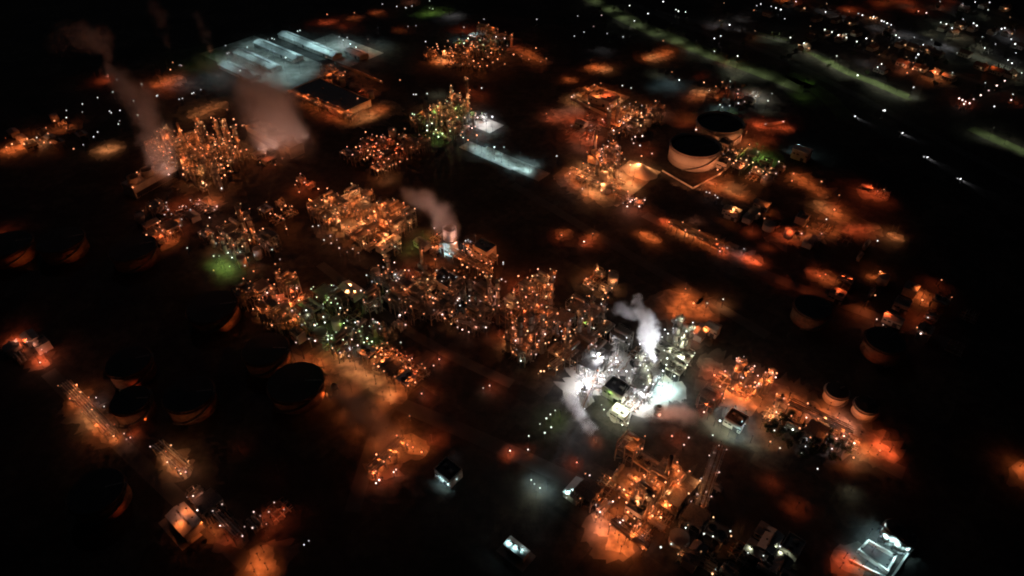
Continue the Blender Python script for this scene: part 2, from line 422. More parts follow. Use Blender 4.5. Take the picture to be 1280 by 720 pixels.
def shed_spec(L, D, h, roof='roof', parapet=False):
    sp = Spec(); b = MB()
    b.box((0, 0, h / 2), (L, D, h)); w = sp.add('wall', b, 'wall')
    r = MB(); n = len(r.v)
    if parapet:
        r.box((0, 0, h + .1), (L + .2, D + .2, .2))
        p = MB()
        for s in (-1, 1): p.box((0, s * (D / 2 - .1), h + .7), (L + .1, .4, 1)); p.box((s * (L / 2 - .1), 0, h + .7), (.4, D - .7, 1))
        rr = sp.add('roof', r, roof); sp.add('parapet', p, 'wall', rr)
        sp.add('roof_unit', MB().box((L * .2, 0, h + .9), (2.4, 1.8, 1.4)).box((-L * .22, D * .1, h + .8), (1.6, 1.6, 1.2)), 'steel', rr)
    else:
        for x in (-L / 2 - .4, L / 2 + .4): r.v += [(x, -D / 2 - .5, h + .02), (x, 0, h + D * .17), (x, D / 2 + .5, h + .02), (x, -D / 2 - .5, h + .2), (x, 0, h + D * .17 + .2), (x, D / 2 + .5, h + .2)]
        r.f += [[0, 6, 7, 1], [1, 7, 8, 2], [3, 4, 10, 9], [4, 5, 11, 10], [0, 1, 4, 3], [1, 2, 5, 4], [6, 9, 10, 7], [7, 10, 11, 8], [0, 3, 9, 6], [2, 8, 11, 5]]
        rr = sp.add('roof', r, roof)
        sp.add('ridge_vent', MB().box((0, 0, h + D * .17 + .4), (L * .7, .8, .5)), 'steel', rr)
    sp.add('door', MB().box((L * .2, -D / 2 - .03, 1.6), (2.8, .08, 3.2)), 'dark')
    for x in (-.35, -.12, .42): sp.add('window', MB().box((L * x, -D / 2 - .03, h * .6), (1.8, .08, 1.1)), 'glass')
    return sp
def manifold_spec(seed):
    g = random.Random(seed); sp = Spec()
    for i in range(7):
        y = -4 + i * 1.3; r = g.uniform(.15, .32); z = g.choice((.7, 1.5, 2.3))
        pts = [(-5, y, z)]; x = -5
        while x < 4:
            x += g.uniform(1.5, 3.5); pts.append((x, y, z)); z2 = g.choice((.7, 1.5, 2.3, 3.4)); pts.append((x, y, z2)); z = z2
        pts.append((5.5, y, z)); sp.add('pipe', MB().tube(pts, r, 6), g.choice(('pipe', 'silver', 'rust')))
    for i in range(5): sp.add('valve', MB().lathe([(.12, 0), (.12, 1), (.45, 1.05), (.45, 1.2)], 8, (g.uniform(-4, 4), -4 + 1.3 * g.randrange(7), g.uniform(1.5, 2.6))), 'rust')
    for x in (-3.5, 0, 3.5): sp.add('sleeper', MB().box((x, 0, .3), (.5, 9.6, .6)), 'concrete'); sp.lamps += [(g.uniform(-4, 4), g.uniform(-4, 4), 4)]
    return sp
KINDS = {
 'frame2': lambda: frame(2, 2, 2, rnd.randrange(2)), 'frame3': lambda: frame(2, 2, 3, rnd.randrange(3)), 'frame4': lambda: frame(2, 1, 4, rnd.randrange(2)),
 'frame5': lambda: frame(2, 2, 5, rnd.randrange(2)),
}
_cache = {}
def spec(kind):
    if kind in KINDS: return KINDS[kind]()
    v = rnd.randrange(3); k = (kind, v)
    if k not in _cache:
        _cache[k] = {'drum': lambda: drum_spec((8, 10, 7)[v], (1.3, 1.5, 1.1)[v]), 'exch': exch_spec, 'cooler': lambda: cooler_spec((2, 3, 2)[v]),
                     'heater': heater_spec, 'vtank': lambda: vtank_spec((3.4, 4.4, 2.8)[v], (6, 5, 8)[v]), 'shed': lambda: shed_spec((10, 9, 11)[v], (7, 8, 6.5)[v], (4, 5, 4.5)[v], 'roof', v == 1),
                     'manifold': lambda: manifold_spec(v + 11), 'column': lambda: column_spec((17, 22, 13)[v], (1.3, 1.5, 1.2)[v], v + 5)}[kind]()
    return _cache[k]
DESC = {'frame': ('steel_structure', 'open steel frame', 'steel structure'), 'drum': ('horizontal_drum', 'silver horizontal drum on saddles', 'drum'),
        'exch': ('heat_exchanger', 'stacked tube heat exchangers', 'heat exchanger'), 'cooler': ('air_cooler', 'air cooler with round fan rings', 'air cooler'),
        'heater': ('fired_heater', 'boxy heater with a thin stack', 'heater'), 'vtank': ('small_tank', 'small round cone-roofed tank', 'tank'),
        'shed': ('plant_shed', 'small low plant shed', 'shed'), 'manifold': ('pipe_manifold', 'low tangle of pipes', 'pipework'),
        'column': ('distillation_column', 'slim vessel ringed by platforms', 'column'), 'rack': ('pipe_rack', 'long rack carrying parallel pipes', 'pipe rack')}
def put(key, kind, loc, rz=None, c='o', lampw=2500, every=3, frac=1, br=.42, sp=None, extra=''):
    k = 'frame' if kind.startswith('frame') else kind; n, d, cat = DESC[k]
    if kind.startswith('frame') and len(kind) > 5: d = {'2': 'two-level ', '3': 'three-level ', '4': 'narrow four-level ', '5': 'tall five-level '}[kind[5]] + d
    o = place(sp or spec(kind), n, f'{extra}{d} {AREA[key]}', cat, (loc[0], loc[1], 0), TH if rz is None else rz, f'{extra}{d} {AREA[key]}', c, lampw * POWER.get(key, 1), every, min(1, frac * .95), br * .8)
    if k != 'rack': ROOTS.append((loc[0], loc[1], 4.5 if k == 'column' else 9.5, o))
    return o
def field(key, x, y, su, sv, n, mix, c='o', lampw=2500, every=3, frac=1.0, cell=12.5, seed=0, br=.42):
    """equipment of a process unit on its grid: centre pixel, half sizes in metres along and across the grid"""
    g = random.Random(hash((x, y, seed)) % 99991); ctr = P(x, y); ca, sa = math.cos(TH), math.sin(TH); cells = []
    nu, nv = max(1, int(2 * su / cell)), max(1, int(2 * sv / cell))
    for i in range(nu):
        for j in range(nv): cells.append(((i - (nu - 1) / 2) * cell, (j - (nv - 1) / 2) * cell))
    g.shuffle(cells); mix = mix.split()
    for (u, v) in cells[:n]:
        u += g.uniform(-1, 1); v += g.uniform(-1, 1)
        put(key, g.choice(mix), (ctr.x + u * ca - v * sa, ctr.y + u * sa + v * ca), TH + (math.pi / 2 if g.random() < .4 else 0), c, lampw, every, frac, br)
def column(key, x, yb, yt, r=1.5, c='o', lampw=1800, every=3, m='silver', frac=1, extra=''):
    p = P(x, yb); h = max(8, ZY(p.x, p.y, yt)); 
    put(key, 'column', p, rnd.uniform(0, 6), c, lampw, every, frac, .42, column_spec(h, r, int(x * 31 + yb), m), extra)
def rack(key, x1, y1, x2, y2, c='o', lampw=2500, every=2, frac=1, extra='', w=6):
    a, b = P(x1, y1), P(x2, y2); d = b - a; L = d.length; m = (a + b) / 2
    put(key, 'rack', m, math.atan2(d.y, d.x), c, lampw, every, frac, .42, rack_spec(L, int(x1 * 7 + y1), 8, w), extra)
def tank(label, x, y, dia, h, roofdepth=2.5, m='tank', group=None):
    p = P(x, y); r = dia / 2; sp = Spec()
    s = sp.add('shell', MB().lathe([(r, 0), (r, h), (r - .25, h), (r - .25, .1)], 72, close=True), m, None, True)
    sp.add('weld_seam', MB().lathe([(r + .003, h * .33), (r + .06, h * .33), (r + .06, h * .33 + .18), (r + .003, h * .33 + .18)], 72, close=True), 'steel', s)
    sp.add('wind_girder', MB().lathe([(r + .02, h - 1.2), (r + 1.0, h - 1.2), (r + 1.0, h - .9), (r + .02, h - .9)], 72, close=True), m)
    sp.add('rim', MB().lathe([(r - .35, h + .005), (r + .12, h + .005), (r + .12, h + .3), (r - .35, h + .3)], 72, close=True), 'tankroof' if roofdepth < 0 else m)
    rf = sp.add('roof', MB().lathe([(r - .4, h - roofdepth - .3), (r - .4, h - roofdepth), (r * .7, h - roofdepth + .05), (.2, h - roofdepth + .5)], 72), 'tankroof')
    sp.add('roof_ladder', MB().bar((r - .6, 0, h + .3), (r * .35, 0, h - roofdepth + .5), .35), 'steel', rf)
    st = MB(); n = int(h * 3)
    for i in range(n):
        a = -2.3 + i * .9 / r; st.box(((r + .7) * math.cos(a), (r + .7) * math.sin(a), h * (i + .5) / n), (1.2, 1.0, .3), a)
    sp.add('stair', st, 'grating')
    place(sp, 'storage_tank', label, 'storage tank', (p.x, p.y, 0), rnd.uniform(0, .6), group)
def building(label, x, y, L, D, h, rz=TH, roof='roof', parapet=False, name='building', cat='building'):
    p = P(x, y); place(shed_spec(L, D, h, roof, parapet), name, label, cat, (p.x, p.y, 0), rz)
def bund(label, pts, h=1.6, w=.5, m='concrete'):
    b = MB(); q = [P(*t) for t in pts]
    for a, c in zip(q, q[1:]):
        d = c - a; b.box(((a.x + c.x) / 2, (a.y + c.y) / 2, h / 2), (d.length + w * .9, w, h), math.atan2(d.y, d.x))
    # butt the walls: shorten alternate ones a little in height so that no tops coincide
    for i in range(len(q) - 1):
        for k in range(8):
            v = b.v[i * 8 + k]
            if v[2] > .1: b.v[i * 8 + k] = (v[0], v[1], v[2] + .015 * i)
    tag(link('low_wall', b.mesh('low_wall', M[m])), label, 'wall', None, 'thing')
def ragged(name, pts, z, m, width, seed):
    """a strip of loose ground with an uneven edge"""
    q = [P(*t) for t in smooth_line(pts, 8)]; b = MB(); g = random.Random(seed); c = []
    for p, p2 in zip(q, q[1:]):
        n = max(1, int((p2 - p).length / 1.3))
        for i in range(n): c.append(p.lerp(p2, i / n))
    c.append(q[-1]); N = len(c)
    for i, p in enumerate(c):
        t = (c[min(i + 1, N - 1)] - c[max(i - 1, 0)]).normalized(); n = Vector((-t.y, t.x, 0)); e = min(1, .3 + .16 * min(i, N - 1 - i))
        for s in (1, -1):
            o = p + Vector((0, 0, seed)); w = width / 2 * e * (1 + .45 * noise.noise(Vector((p.x * .09, p.y * .09, s * 9.1 + seed))) + .5 * noise.noise(Vector((p.x * .35, p.y * .35, s * 3.3 + seed))) + .45 * noise.noise(Vector((p.x * .9, p.y * .9, s * 1.7 + seed))))
            b.v.append((p.x + n.x * w * s, p.y + n.y * w * s, z))
    for i in range(N - 1): b.f.append([2 * i, 2 * i + 1, 2 * i + 3, 2 * i + 2])
    me = b.mesh(name, M[m])
    for pl in me.polygons:
        if pl.normal.z < 0: pl.flip()
    return struct(name, me)
def sheet(name, pts, z, m, width=None):
    """a flat area from its pixel outline, or a road from its pixel centre line and width"""
    b = MB(); q = [P(*t) for t in pts]
    if width:
        for i, p in enumerate(q):
            t = (q[min(i + 1, len(q) - 1)] - q[max(i - 1, 0)]).normalized(); n = Vector((-t.y, t.x, 0)) * width / 2
            b.v += [(p.x + n.x, p.y + n.y, z), (p.x - n.x, p.y - n.y, z)]
        for i in range(len(q) - 1): b.f.append([2 * i, 2 * i + 1, 2 * i + 3, 2 * i + 2])
    else:
        b.v = [(p.x, p.y, z) for p in q]; b.f = [list(range(len(q)))]
    me = b.mesh(name, M[m])
    for pl in me.polygons:
        if pl.normal.z < 0: pl.flip()
    return struct(name, me)
def smooth_line(pts, n=5):
    out = []
    for i in range(len(pts) - 1):
        p0, p1, p2, p3 = (Vector((*pts[max(0, min(len(pts) - 1, j))], 0)) for j in (i - 1, i, i + 1, i + 2))
        for k in range(n):
            t = k / n; out.append(tuple((.5 * ((2 * p1) + (-p0 + p2) * t + (2 * p0 - 5 * p1 + 4 * p2 - p3) * t * t + (-p0 + 3 * p1 - 3 * p2 + p3) * t ** 3))[:2]))
    return out + [pts[-1]]

# ------------------------------------------------------------------ steam
def plume(label, pts, dens, color=(.93, .93, .93), seed=0, scale=1.0, erode=1.0):
    """pts: (x, y, height in metres, radius in metres): soft puffs strung along a path, torn by noise"""
    pc = [(P(x, y, z), r) for x, y, z, r in pts]; q = []
    for i, (p, r) in enumerate(pc):
        q.append((p, r))
        if i < len(pc) - 1:
            p2, r2 = pc[i + 1]
            if (p2 - p).length > .8 * min(r, r2): q.append(((p + p2) / 2, (r + r2) / 2))
    o0 = pc[0][0].copy()
    m = bpy.data.materials.new('steam'); m.use_nodes = True; nt = m.node_tree; nt.nodes.clear()
    N, L = nt.nodes.new, nt.links.new
    tc = N('ShaderNodeTexCoord'); 
    def mth(op, a, b, c=None):
        n = N('ShaderNodeMath'); n.operation = op
        for k, v_ in enumerate((a, b, c)):
            if v_ is None: continue
            if hasattr(v_, 'links'): L(v_, n.inputs[k])
            else: n.inputs[k].default_value = v_
        return n.outputs[0]
    def nz(sc_, det):
        n = N('ShaderNodeTexNoise'); n.noise_dimensions = '4D'; n.inputs['W'].default_value = seed * 3.7; n.inputs['Scale'].default_value = sc_; n.inputs['Detail'].default_value = det
        L(tc.outputs['Object'], n.inputs['Vector']); return n
    rm = sum(r for _, r in pc) / len(pc)
    warp = nz(.42 * scale / rm, 5); wv = N('ShaderNodeVectorMath'); wv.operation = 'MULTIPLY_ADD'
    L(warp.outputs['Color'], wv.inputs[0]); wv.inputs[1].default_value = (rm * 2.0,) * 3
    sub = N('ShaderNodeVectorMath'); sub.operation = 'ADD'; L(tc.outputs['Object'], sub.inputs[0]); sub.inputs[1].default_value = (-rm * 1.0,) * 3
    L(sub.outputs[0], wv.inputs[2])
    tot = None
    for p, r in q:
        d = N('ShaderNodeVectorMath'); d.operation = 'DISTANCE'; L(wv.outputs[0], d.inputs[0]); d.inputs[1].default_value = p - o0
        f = mth('SUBTRACT', 1.0, mth('DIVIDE', d.outputs['Value'], r * 1.25))
        tot = f if tot is None else mth('SMOOTH_MAX', tot, f, .25)
    n2 = nz(1.0 * scale / rm, 7); n2.inputs['Roughness'].default_value = .62
    e = mth('SUBTRACT', tot, mth('MULTIPLY', n2.outputs['Fac'], erode))
    mr = N('ShaderNodeMapRange'); mr.interpolation_type = 'SMOOTHSTEP'; L(e, mr.inputs['Value'])
    mr.inputs['From Min'].default_value = -.08; mr.inputs['From Max'].default_value = .40; mr.inputs['To Min'].default_value = 0; mr.inputs['To Max'].default_value = dens
    v = N('ShaderNodeVolumePrincipled'); v.inputs['Color'].default_value = (*color, 1); v.inputs['Anisotropy'].default_value = .0
    L(mr.outputs[0], v.inputs['Density']); out = N('ShaderNodeOutputMaterial'); L(v.outputs[0], out.inputs['Volume'])
    # the closed hull round the puffs
    b = MB(); k = 20
    pts2 = [(pc[0][0] + (pc[0][0] - pc[1][0]).normalized() * pc[0][1] * .9, pc[0][1])] + pc + [(pc[-1][0] + (pc[-1][0] - pc[-2][0]).normalized() * pc[-1][1] * 1.3, pc[-1][1])]
    b.tube([p - o0 for p, r in pts2], [r * 2.0 + rm * .5 for p, r in pts2], k)
    me = b.mesh('steam_plume', m, True); bm = bmesh.new(); bm.from_mesh(me); bmesh.ops.recalc_face_normals(bm, faces=bm.faces); bm.to_mesh(me); bm.free()
    tag(link('steam_plume', me, None, o0), label, 'steam', None, 'thing')
# ------------------------------------------------------------------ ground and roads
g = MB(); n = 40; S = 9000.0
for i in range(n + 1):
    for j in range(n + 1): g.v.append((-S + 2 * S * i / n, -3000 + 2 * S * j / n, 0))
for i in range(n):
    for j in range(n): a = i * (n + 1) + j; g.f.append([a, a + n + 1, a + n + 2, a + 1])
struct('ground', g.mesh('ground', M['ground']))
for pts, w in (([(322, 432), (505, 507), (640, 566), (800, 640)], 9), ([(868, 480), (940, 500), (1040, 548), (1130, 592)], 9),
               ([(806, 268), (960, 344), (1190, 430)], 9), ([(540, 440), (480, 520), (440, 640)], 8), ([(60, 465), (150, 555), (320, 715)], 8),
               ([(400, 330), (520, 420), (640, 480)], 7), ([(640, 230), (790, 320), (960, 420)], 8)):
    sheet('road', smooth_line(pts, 4), .012, 'asphalt', w)
# pale gravel strips, service roads, and pale plots put under pools of light
GZ = .0300
for pts, w in (([(824, 273), (885, 302), (952, 332)], 11), ([(800, 290), (826, 303)], 9), ([(882, 228), (942, 259)], 15), ([(988, 215), (1034, 248)], 14), ([(1018, 250), (1064, 290)], 12), ([(955, 298), (1010, 294), (1100, 283)], 13),
               ([(1110, 291), (1130, 302)], 7), ([(1072, 234), (1110, 250)], 12), ([(1005, 336), (1064, 362)], 9), ([(1083, 343), (1108, 357)], 8), ([(1144, 358), (1160, 384)], 9), ([(872, 450), (930, 474), (1005, 508), (1085, 552), (1120, 578)], 15),
               ([(888, 482), (945, 512)], 16), ([(86, 492), (145, 556)], 9), ([(201, 564), (234, 598)], 8), ([(262, 656), (304, 684)], 9), ([(316, 684), (346, 728)], 15), ([(326, 646), (358, 634)], 8), ([(398, 442), (506, 502)], 15),
               ([(464, 600), (500, 558), (534, 567)], 9), ([(362, 114), (444, 160)], 11), ([(440, 156), (492, 127)], 24), ([(402, 88), (474, 120)], 8), ([(0, 189), (62, 177)], 16), ([(52, 172), (92, 156)], 12), ([(112, 189), (158, 184)], 18),
               ([(190, 110), (228, 95)], 18), ([(236, 148), (284, 127)], 12), ([(535, 77), (574, 76)], 20), ([(398, 31), (424, 25)], 12), ([(433, 25), (457, 19)], 12), ([(460, 18), (480, 13)], 12), ([(730, 84), (766, 87)], 16), ([(704, 97), (722, 103)], 12),
               ([(804, 75), (842, 64)], 14), ([(866, 112), (898, 126)], 20), ([(940, 155), (994, 163)], 13), ([(694, 136), (742, 182)], 16), ([(696, 299), (713, 287)], 8), ([(726, 308), (748, 292)], 8), ([(834, 362), (858, 392), (900, 400)], 22), ([(846, 412), (890, 422)], 15),
               ([(12, 422), (60, 458)], 9), ([(742, 640), (790, 694)], 17), ([(770, 590), (845, 640)], 22), ([(1040, 692), (1080, 716)], 12), ([(728, 214), (712, 224), (750, 246), (775, 240)], 14), ([(404, 280), (440, 292), (480, 296)], 18), ([(326, 386), (372, 404)], 14), ([(636, 436), (684, 392)], 12),
               ([(465, 448), (520, 482)], 16), ([(205, 216), (262, 232)], 16), ([(200, 300), (222, 304)], 12), ([(258, 246), (270, 264)], 10), ([(640, 58), (690, 80)], 14), ([(1268, 580), (1300, 604)], 16), ([(740, 112), (712, 126), (760, 146), (830, 138)], 12)):
    ragged('pool_edge_strip', pts, GZ - .005, 'pool_edge', w * 1.9, int(GZ * 1e4) % 89); ragged('gravel_light_strip', pts, GZ + .03, 'gravel', w * .85, int(GZ * 1e4) % 97); GZ += .0004
# grass verges and the town's streets
for pts, w in (([(728, -8), (790, 27), (870, 60), (940, 85), (1010, 112)], 26), ([(945, 42), (1000, 58), (1060, 90), (1100, 106), (1142, 124)], 13),
               ([(1214, 160), (1300, 200)], 14), ([(985, 92), (1030, 118), (1060, 150)], 18)):
    sheet('grass_verge', smooth_line(pts, 4), .01, 'grass', w)
for pts, w in (([(760, -10), (860, 34), (960, 66), (1080, 124), (1180, 178), (1300, 240)], 10), ([(990, -8), (1080, 20), (1180, 58), (1300, 98)], 12),
               ([(1190, 136), (1222, 124), (1280, 92)], 8), ([(1060, 60), (1190, 92), (1300, 130)], 8), ([(1140, -6), (1220, 8), (1300, 36)], 10),
               ([(1142, 124), (1160, 80), (1180, 40)], 8), ([(820, 14), (900, 34), (960, 46), (1040, 72)], 8)):
    sheet('road', smooth_line(pts, 4), .02, 'asphalt', w)
# concrete yards, laid on the plant's grid
def yard(x, y, L, D, rz=TH, m='pad'):
    p = P(x, y); b = MB(); ca, sa = math.cos(rz), math.sin(rz)
    for u, v_ in ((-L, -D), (L, -D), (L, D), (-L, D)): b.v.append((p.x + u / 2 * ca - v_ / 2 * sa, p.y + u / 2 * sa + v_ / 2 * ca, YZ[0]))
    YZ[0] += .0006; b.f = [[0, 1, 2, 3]]; struct('concrete_yard', b.mesh('concrete_yard', M[m]))
YZ = [.0040]
for q in ((728, 226, 40, 26), (765, 232, 40, 46), (798, 214, 30, 22), (340, 80, 170, 70), (425, 62, 90, 50), (612, 194, 60, 14), (640, 204, 70, 16),
          (466, 142, 34, 52), (452, 275, 60, 40), 
          (350, 390, 30, 22), (750, 122, 44, 40), (785, 150, 40, 34), (232, 656, 22, 16), (645, 692, 16, 10), (608, 156, 26, 20)):
    yard(*q)
for k_, (pts, w) in enumerate((([(716, 506), (740, 476), (782, 440)], 24), ([(796, 520), (806, 492), (816, 462)], 24), ([(818, 492), (856, 482)], 18), ([(760, 514), (786, 528)], 11), ([(826, 452), (862, 440)], 20))): ragged('concrete_yard', pts, .055 + .0006 * k_, 'pad', w, 31 + k_)

# ------------------------------------------------------------------ areas and their lamps
A = area
A('west', 'at the far edge by dark land'); A('teal', 'around the large teal-lit yard'); A('farcol', 'in the unit below the steam cloud')
A('bund', 'along the dark rectangular enclosure'); A('topmid', 'beyond the small round unit'); A('round', 'in the small round unit')
A('green1', 'in the unit above the teal strip'); A('strip', 'along the scalloped teal strip'); A('red1', 'in the dim red unit of small lamps')
A('redyard', 'in the dim yard above the yellow-lit unit'); A('yellow', 'in the bright yellow-lit unit'); A('pink', 'around the white-lit tower with pink steam')
A('rows', 'along the twin lamp rows'); A('maze', 'among small units below the twin rows'); A('tower', 'around the tall red-lit structure')
A('olive', 'between red-lit structure and white plant'); A('gold', 'in the small golden unit'); A('lone', 'in dark ground above the golden unit')
A('white', 'in the white-lit plant'); A('pit', 'at the teal-lit box building'); A('strip2', 'along the orange yard with trees')
A('glow', 'on the orange pad behind white plant'); A('east', 'in the scattered yards by dark field'); A('far', 'in the yard behind two big tanks')
A('rect', 'in the unit beyond the sandy unit'); A('sand', 'in the bright sandy unit'); A('tanks', 'before the two big tanks')
A('road', 'along the orange road under big tanks'); A('ring', 'in the dim red ring unit'); A('tan', 'in the tan unit with green corner')
A('orange', 'in the orange unit above dark tanks'); A('green2', 'in the dark green unit'); A('red2', 'in the unit above the smoky road')
A('smoke', 'around the smoky orange road'); A('row', 'in the curved row by smoky road'); A('box', 'around the small white-lit box'); A('mint', 'on pale pads below the white plant')
A('front', 'in the nearest bright orange unit'); A('trail', 'in the dim olive yard'); A('corner', 'at the white-lit walled basin')
A('rackside', 'along lone racks among dark tanks'); A('nearend', 'by the pink-roofed building'); A('town', 'in the town past the grass'); A('townroad', 'on streets along the grass strips')
A('hill', 'among the dark tanks'); A('north', 'between round unit and grass strips')

lamps('west', '25,178,.5 34,173.5 46,172,w,.5 50,175 55,178 63,178 60,167 68,151 83,138,m,.1 83,147,m,.1 103,130,m,.1 103,140,m,.1 122,122,m,.1 122,165,w,.1 117,171,w,.1 137,139,w,.1 139,141,m,.2 150,138,w,.1 149.5,151,w,.1 148,155,m,.2 146,99.5,w,.1 167,126,m,.1 172,144,m,.1 141,115,m,.1 104,181,w,.1 188,196,w,.05 8,184 15,180 92,186,.4 30,180')
hooded('west', '14,186,1.2 30,184,1.4 52,181,y,.7 85,162,.7 70,158,.4 135,187,y,1.6 40,168,.5 8,190')
lamps('teal', '340,48,t,.5 335,49,t,.5 343,49,t,.5 372,39,t,.5 375,38,t,.5 424,46,w,2 434,47,w,1 429,50,w,1.5 438,55,t 445,59,t 460,49,p,.5 357,72,t 334,72,t 407,79,t 282,57,w,.2 284,67,w,.3 286,66,w,.3 309,59,t,.6 216,78,.5 213,87,o,1 227,82,p,.5 197,119,w,.2 196,120,w,.2 224,124,w,.2 228,123,w,.2 240,117,w,.3 242,116,w,.3 251,112,w,.2 284,137,o,.8 177,105,m,.2 272,95,t,.6 300,88,t')
hooded('teal', '300,84,t 322,74,t 345,84,t 372,70,t 352,58,t 395,62,t 335,98,t 410,68,t 430,56,t,1.2 376,92,t,.8 318,56,t,.6 275,92,t,.7 285,76,t,.6 260,82,g,.35 475,56,t,.5 470,60,m,.5 200,104,o,1.1 215,100,o,.7 207,108,r,.6 232,104,w,.35 250,142,y,.8 275,130,y,.6 262,136,o,.4 360,102,t,.7 365,48,t,.5 460,68,o,.4', w=24000, h=20)
lamps('bund', '370,117,.6 379,121,.6 388,125,.6 398,131,.6 407,132,.6 418,136,.6 428,140,.6 438,144,.8 476,101 500,100 447,123 413,92,1.5 429,94,1.2 383,122,.5 394,128,.5 412,134,.5')
hooded('bund', '462,146,y,1.6 476,138,o,1.2 450,152,y,.7 400,140,.6 415,98 420,96 440,150,.5 470,112,.4 445,92,.4 465,100,.4 455,118,r,.6 380,130,.5 425,150,.5 408,147,r,.6')
lamps('topmid', '409,18,o,.3 443,16,o,.3 496,8,w,.3 508,10,w,.3 515,7.5,w,.3 507,9.5,w,.3 478,5,w,.2 537,1,m,.3 537,10,g,.4 541,11,g,.4 605,24,w,.2 580,34,p,.3 510,33,w,.2 520,32,w,.2 532,52,w,.3')
hooded('topmid', '540,17,g,1.1 532,18,g,.6 550,15,g,.4 515,3,p,.7 570,18,w,.5 410,28,r,.8 445,22,o,.6 470,16,o,.6 428,32,r,.5 498,38,o,.6 400,27,r,.6 562,20,w,.3')
lamps('round', '546,55 548,61 560,51 620,46,w,2 631,48,p,1.2 634,57,p 631,80 547,58 556,58 563,63 570,56 575,68 566,70 585,72 592,76 598,79 603,74 610,71 616,78 625,68 622,74 586,80 593,83 600,83 609,82 614,66 628,62 571,64 580,66 574,49,g 585,48,g 590,54,g 600,50,g 596,59,g 604,56,g 610,52,g 580,54,g 588,44,p', w=2600, h=9)
hooded('round', '555,75,y,1.6 548,77,o,1 562,78,o,1 578,52,t,.6 592,50,t,.6 604,57,g,.6 600,80,o,.7 584,76,o,.7 620,72,o,.6 585,40,r,.6 575,38,r,.4')
lamps('north', '670,60,o 642,68,o 652,70,o,.7 661,74,o,.7 676,77,o,.7 683,73,o,.5 671,24,w,.1 722,20,w,.1 752,19,p,.2 742,33,p,.2 730,40,w,.1 759,42,w,.1 718,45,w,.2 779,46,w,.1 829,51,.5')
hooded('north', '655,66,o,.8 665,72,o,.7 675,76,o,.4 640,60,r,.5 747,85,o,1.5 738,86,o,.7 757,88,y,.9 712,100,o,.7 815,72,y,1.3 826,68,o,1.3 836,62,o,.9 806,74,o,.7 754,62,w,.15')
lamps('green1', '538,137 543,132,m 549,133,y 552,129,y 557,125,y 538,133 540,154,m 534,157,m 534,163,m 545,162,m 542,167,g 548,171,g,2 553,167,g 525,146,y 552,144,y 552,152,y 552,157,y 557,144 562,150,y 568,140,y 571,147,y 569,144 576,133,y 572,133,y 576,138,y 581,147,p 594,144,p 597,147,p 581,157,p 586,158,p 590,160,p 594,158,p 578,165 576,169,y 579,172,m,1.3 585,175 596,169 569,160,y 517,118,w,.3 520,118,m,.3 534,117,m,.3 602,110,w,.1 589,136 586,131', w=2600, h=10)
lamps('green1', '615.5,146,w,8', h=16, br=.9)
hooded('green1', '608,155,w,2.5 604,150,w,1.5 614,158,w,1 535,166,g,.9 545,174,g,.7 528,150,g,.5 548,118,m,.3 565,160,o,.8 585,150,p,.8 600,118,r,.7 585,114,r,.6 590,165,o,.6 530,140,y,.5 608,165,t,.6 596,175,t,.7')
lamps('strip', '618,184,t 630,184,t', w=3000)
hooded('strip', '594,186,t 602,191,t 610,195,t 618,199,t 627,203,t 636,207,t 645,210,t 655,213,t 662,214,t,.8 668,206,t 660,201,t,.7 650,197,t,.5 605,182,t,.6 625,192,t,.5', w=8000, h=6)
lamps('red1', '460,188 459,197 455,199 467,194 479,196 472,213 479,212 487,208 491,206 495,205 500,202 509,199 506,161 457,165 445,184 514,184 492,162 471,170 477,172 452,190 462,184 474,188 484,186 490,192 497,180 503,186 466,204 480,203 470,180 487,174 463,175', o if False else 'o', w=1500, h=9)
hooded('red1', '470,195,r,.8 490,190,r,.8 480,180,r,.7 460,188,r,.5 500,195,r,.5 482,205,r,.6')
lamps('redyard', '323,186,w,.2 353,198,.6 344,206,.8 325,203,.6 371,226,1 369,231,.6 398,236 374,240,.6 357,257 338,267 350,272 354,273 344,268 357,283 352,262 362,258 386,260,w,.1 391,283,w,.3 398,282,w,.3 358,286', w=2600)
hooded('redyard', '385,235,r,1.2 375,240,r,.6 392,240,r,.5 355,258,o,.5 358,285,o,.5 485,225,y,1.3 478,222,o,.7 340,205,r,.5')
lamps('yellow', '413,295,w,.2 421,300,p,.3 405,300,w,.3 414,304,p,.4 424,310,p,.5 434,315,p,.5 441,311,p,.4 448,316,p,.6 439,254 431,259,w,.3 489,251 507,268,p 497,287 508,270,p 468,300 475,305 481,302 490,306 494,308,m 478,312 412,278 416,270 422,266 430,284 438,290 446,274 453,280 460,288 465,278 470,268 476,274 482,262 485,280 492,272 500,276 452,262 462,264 443,264 425,276 470,286 480,292 495,264 488,258', w=3000, h=10)
hooded('yellow', '425,285,y,1.3 440,280,y,1.4 455,285,y,1.2 448,295,o,1.3 470,276,y,1.2 435,268,o,1.2 462,268,o,1 415,283,o,.8 450,255,y,1 437,247,y,1 478,268,o,.8 480,310,y,.9 488,306,o,.8 490,285,r,.8 500,265,r,.6 410,255,r,.5')
lamps('pink', '569,283,r 585,300,w,.6 588,302,w,.6 543,285,w,.6 541,309,o 535,303,o,.6 582,301,w,.4')
hooded('pink', '545,300,o,1.1 550,315,o,1 530,300,g,.3 540,292,o,.6 585,318,o,1.1 605,310,o,1.1 612,318,o,.8 595,305,o,.6 515,312,g,.25 600,322,o,.7')
lamps('rows', '562,317 568,320 573.5,323 578,331 584,334 586,329 592,333 599,336 604,340 608,341 590,319 596,322 602,326 614,330 613,327 578,313 584,311 594,347 629,328,w,.2 627,349,p,.3 632,352,p,.3 570,312 588,315 608,329 600,343', w=2200, h=9)
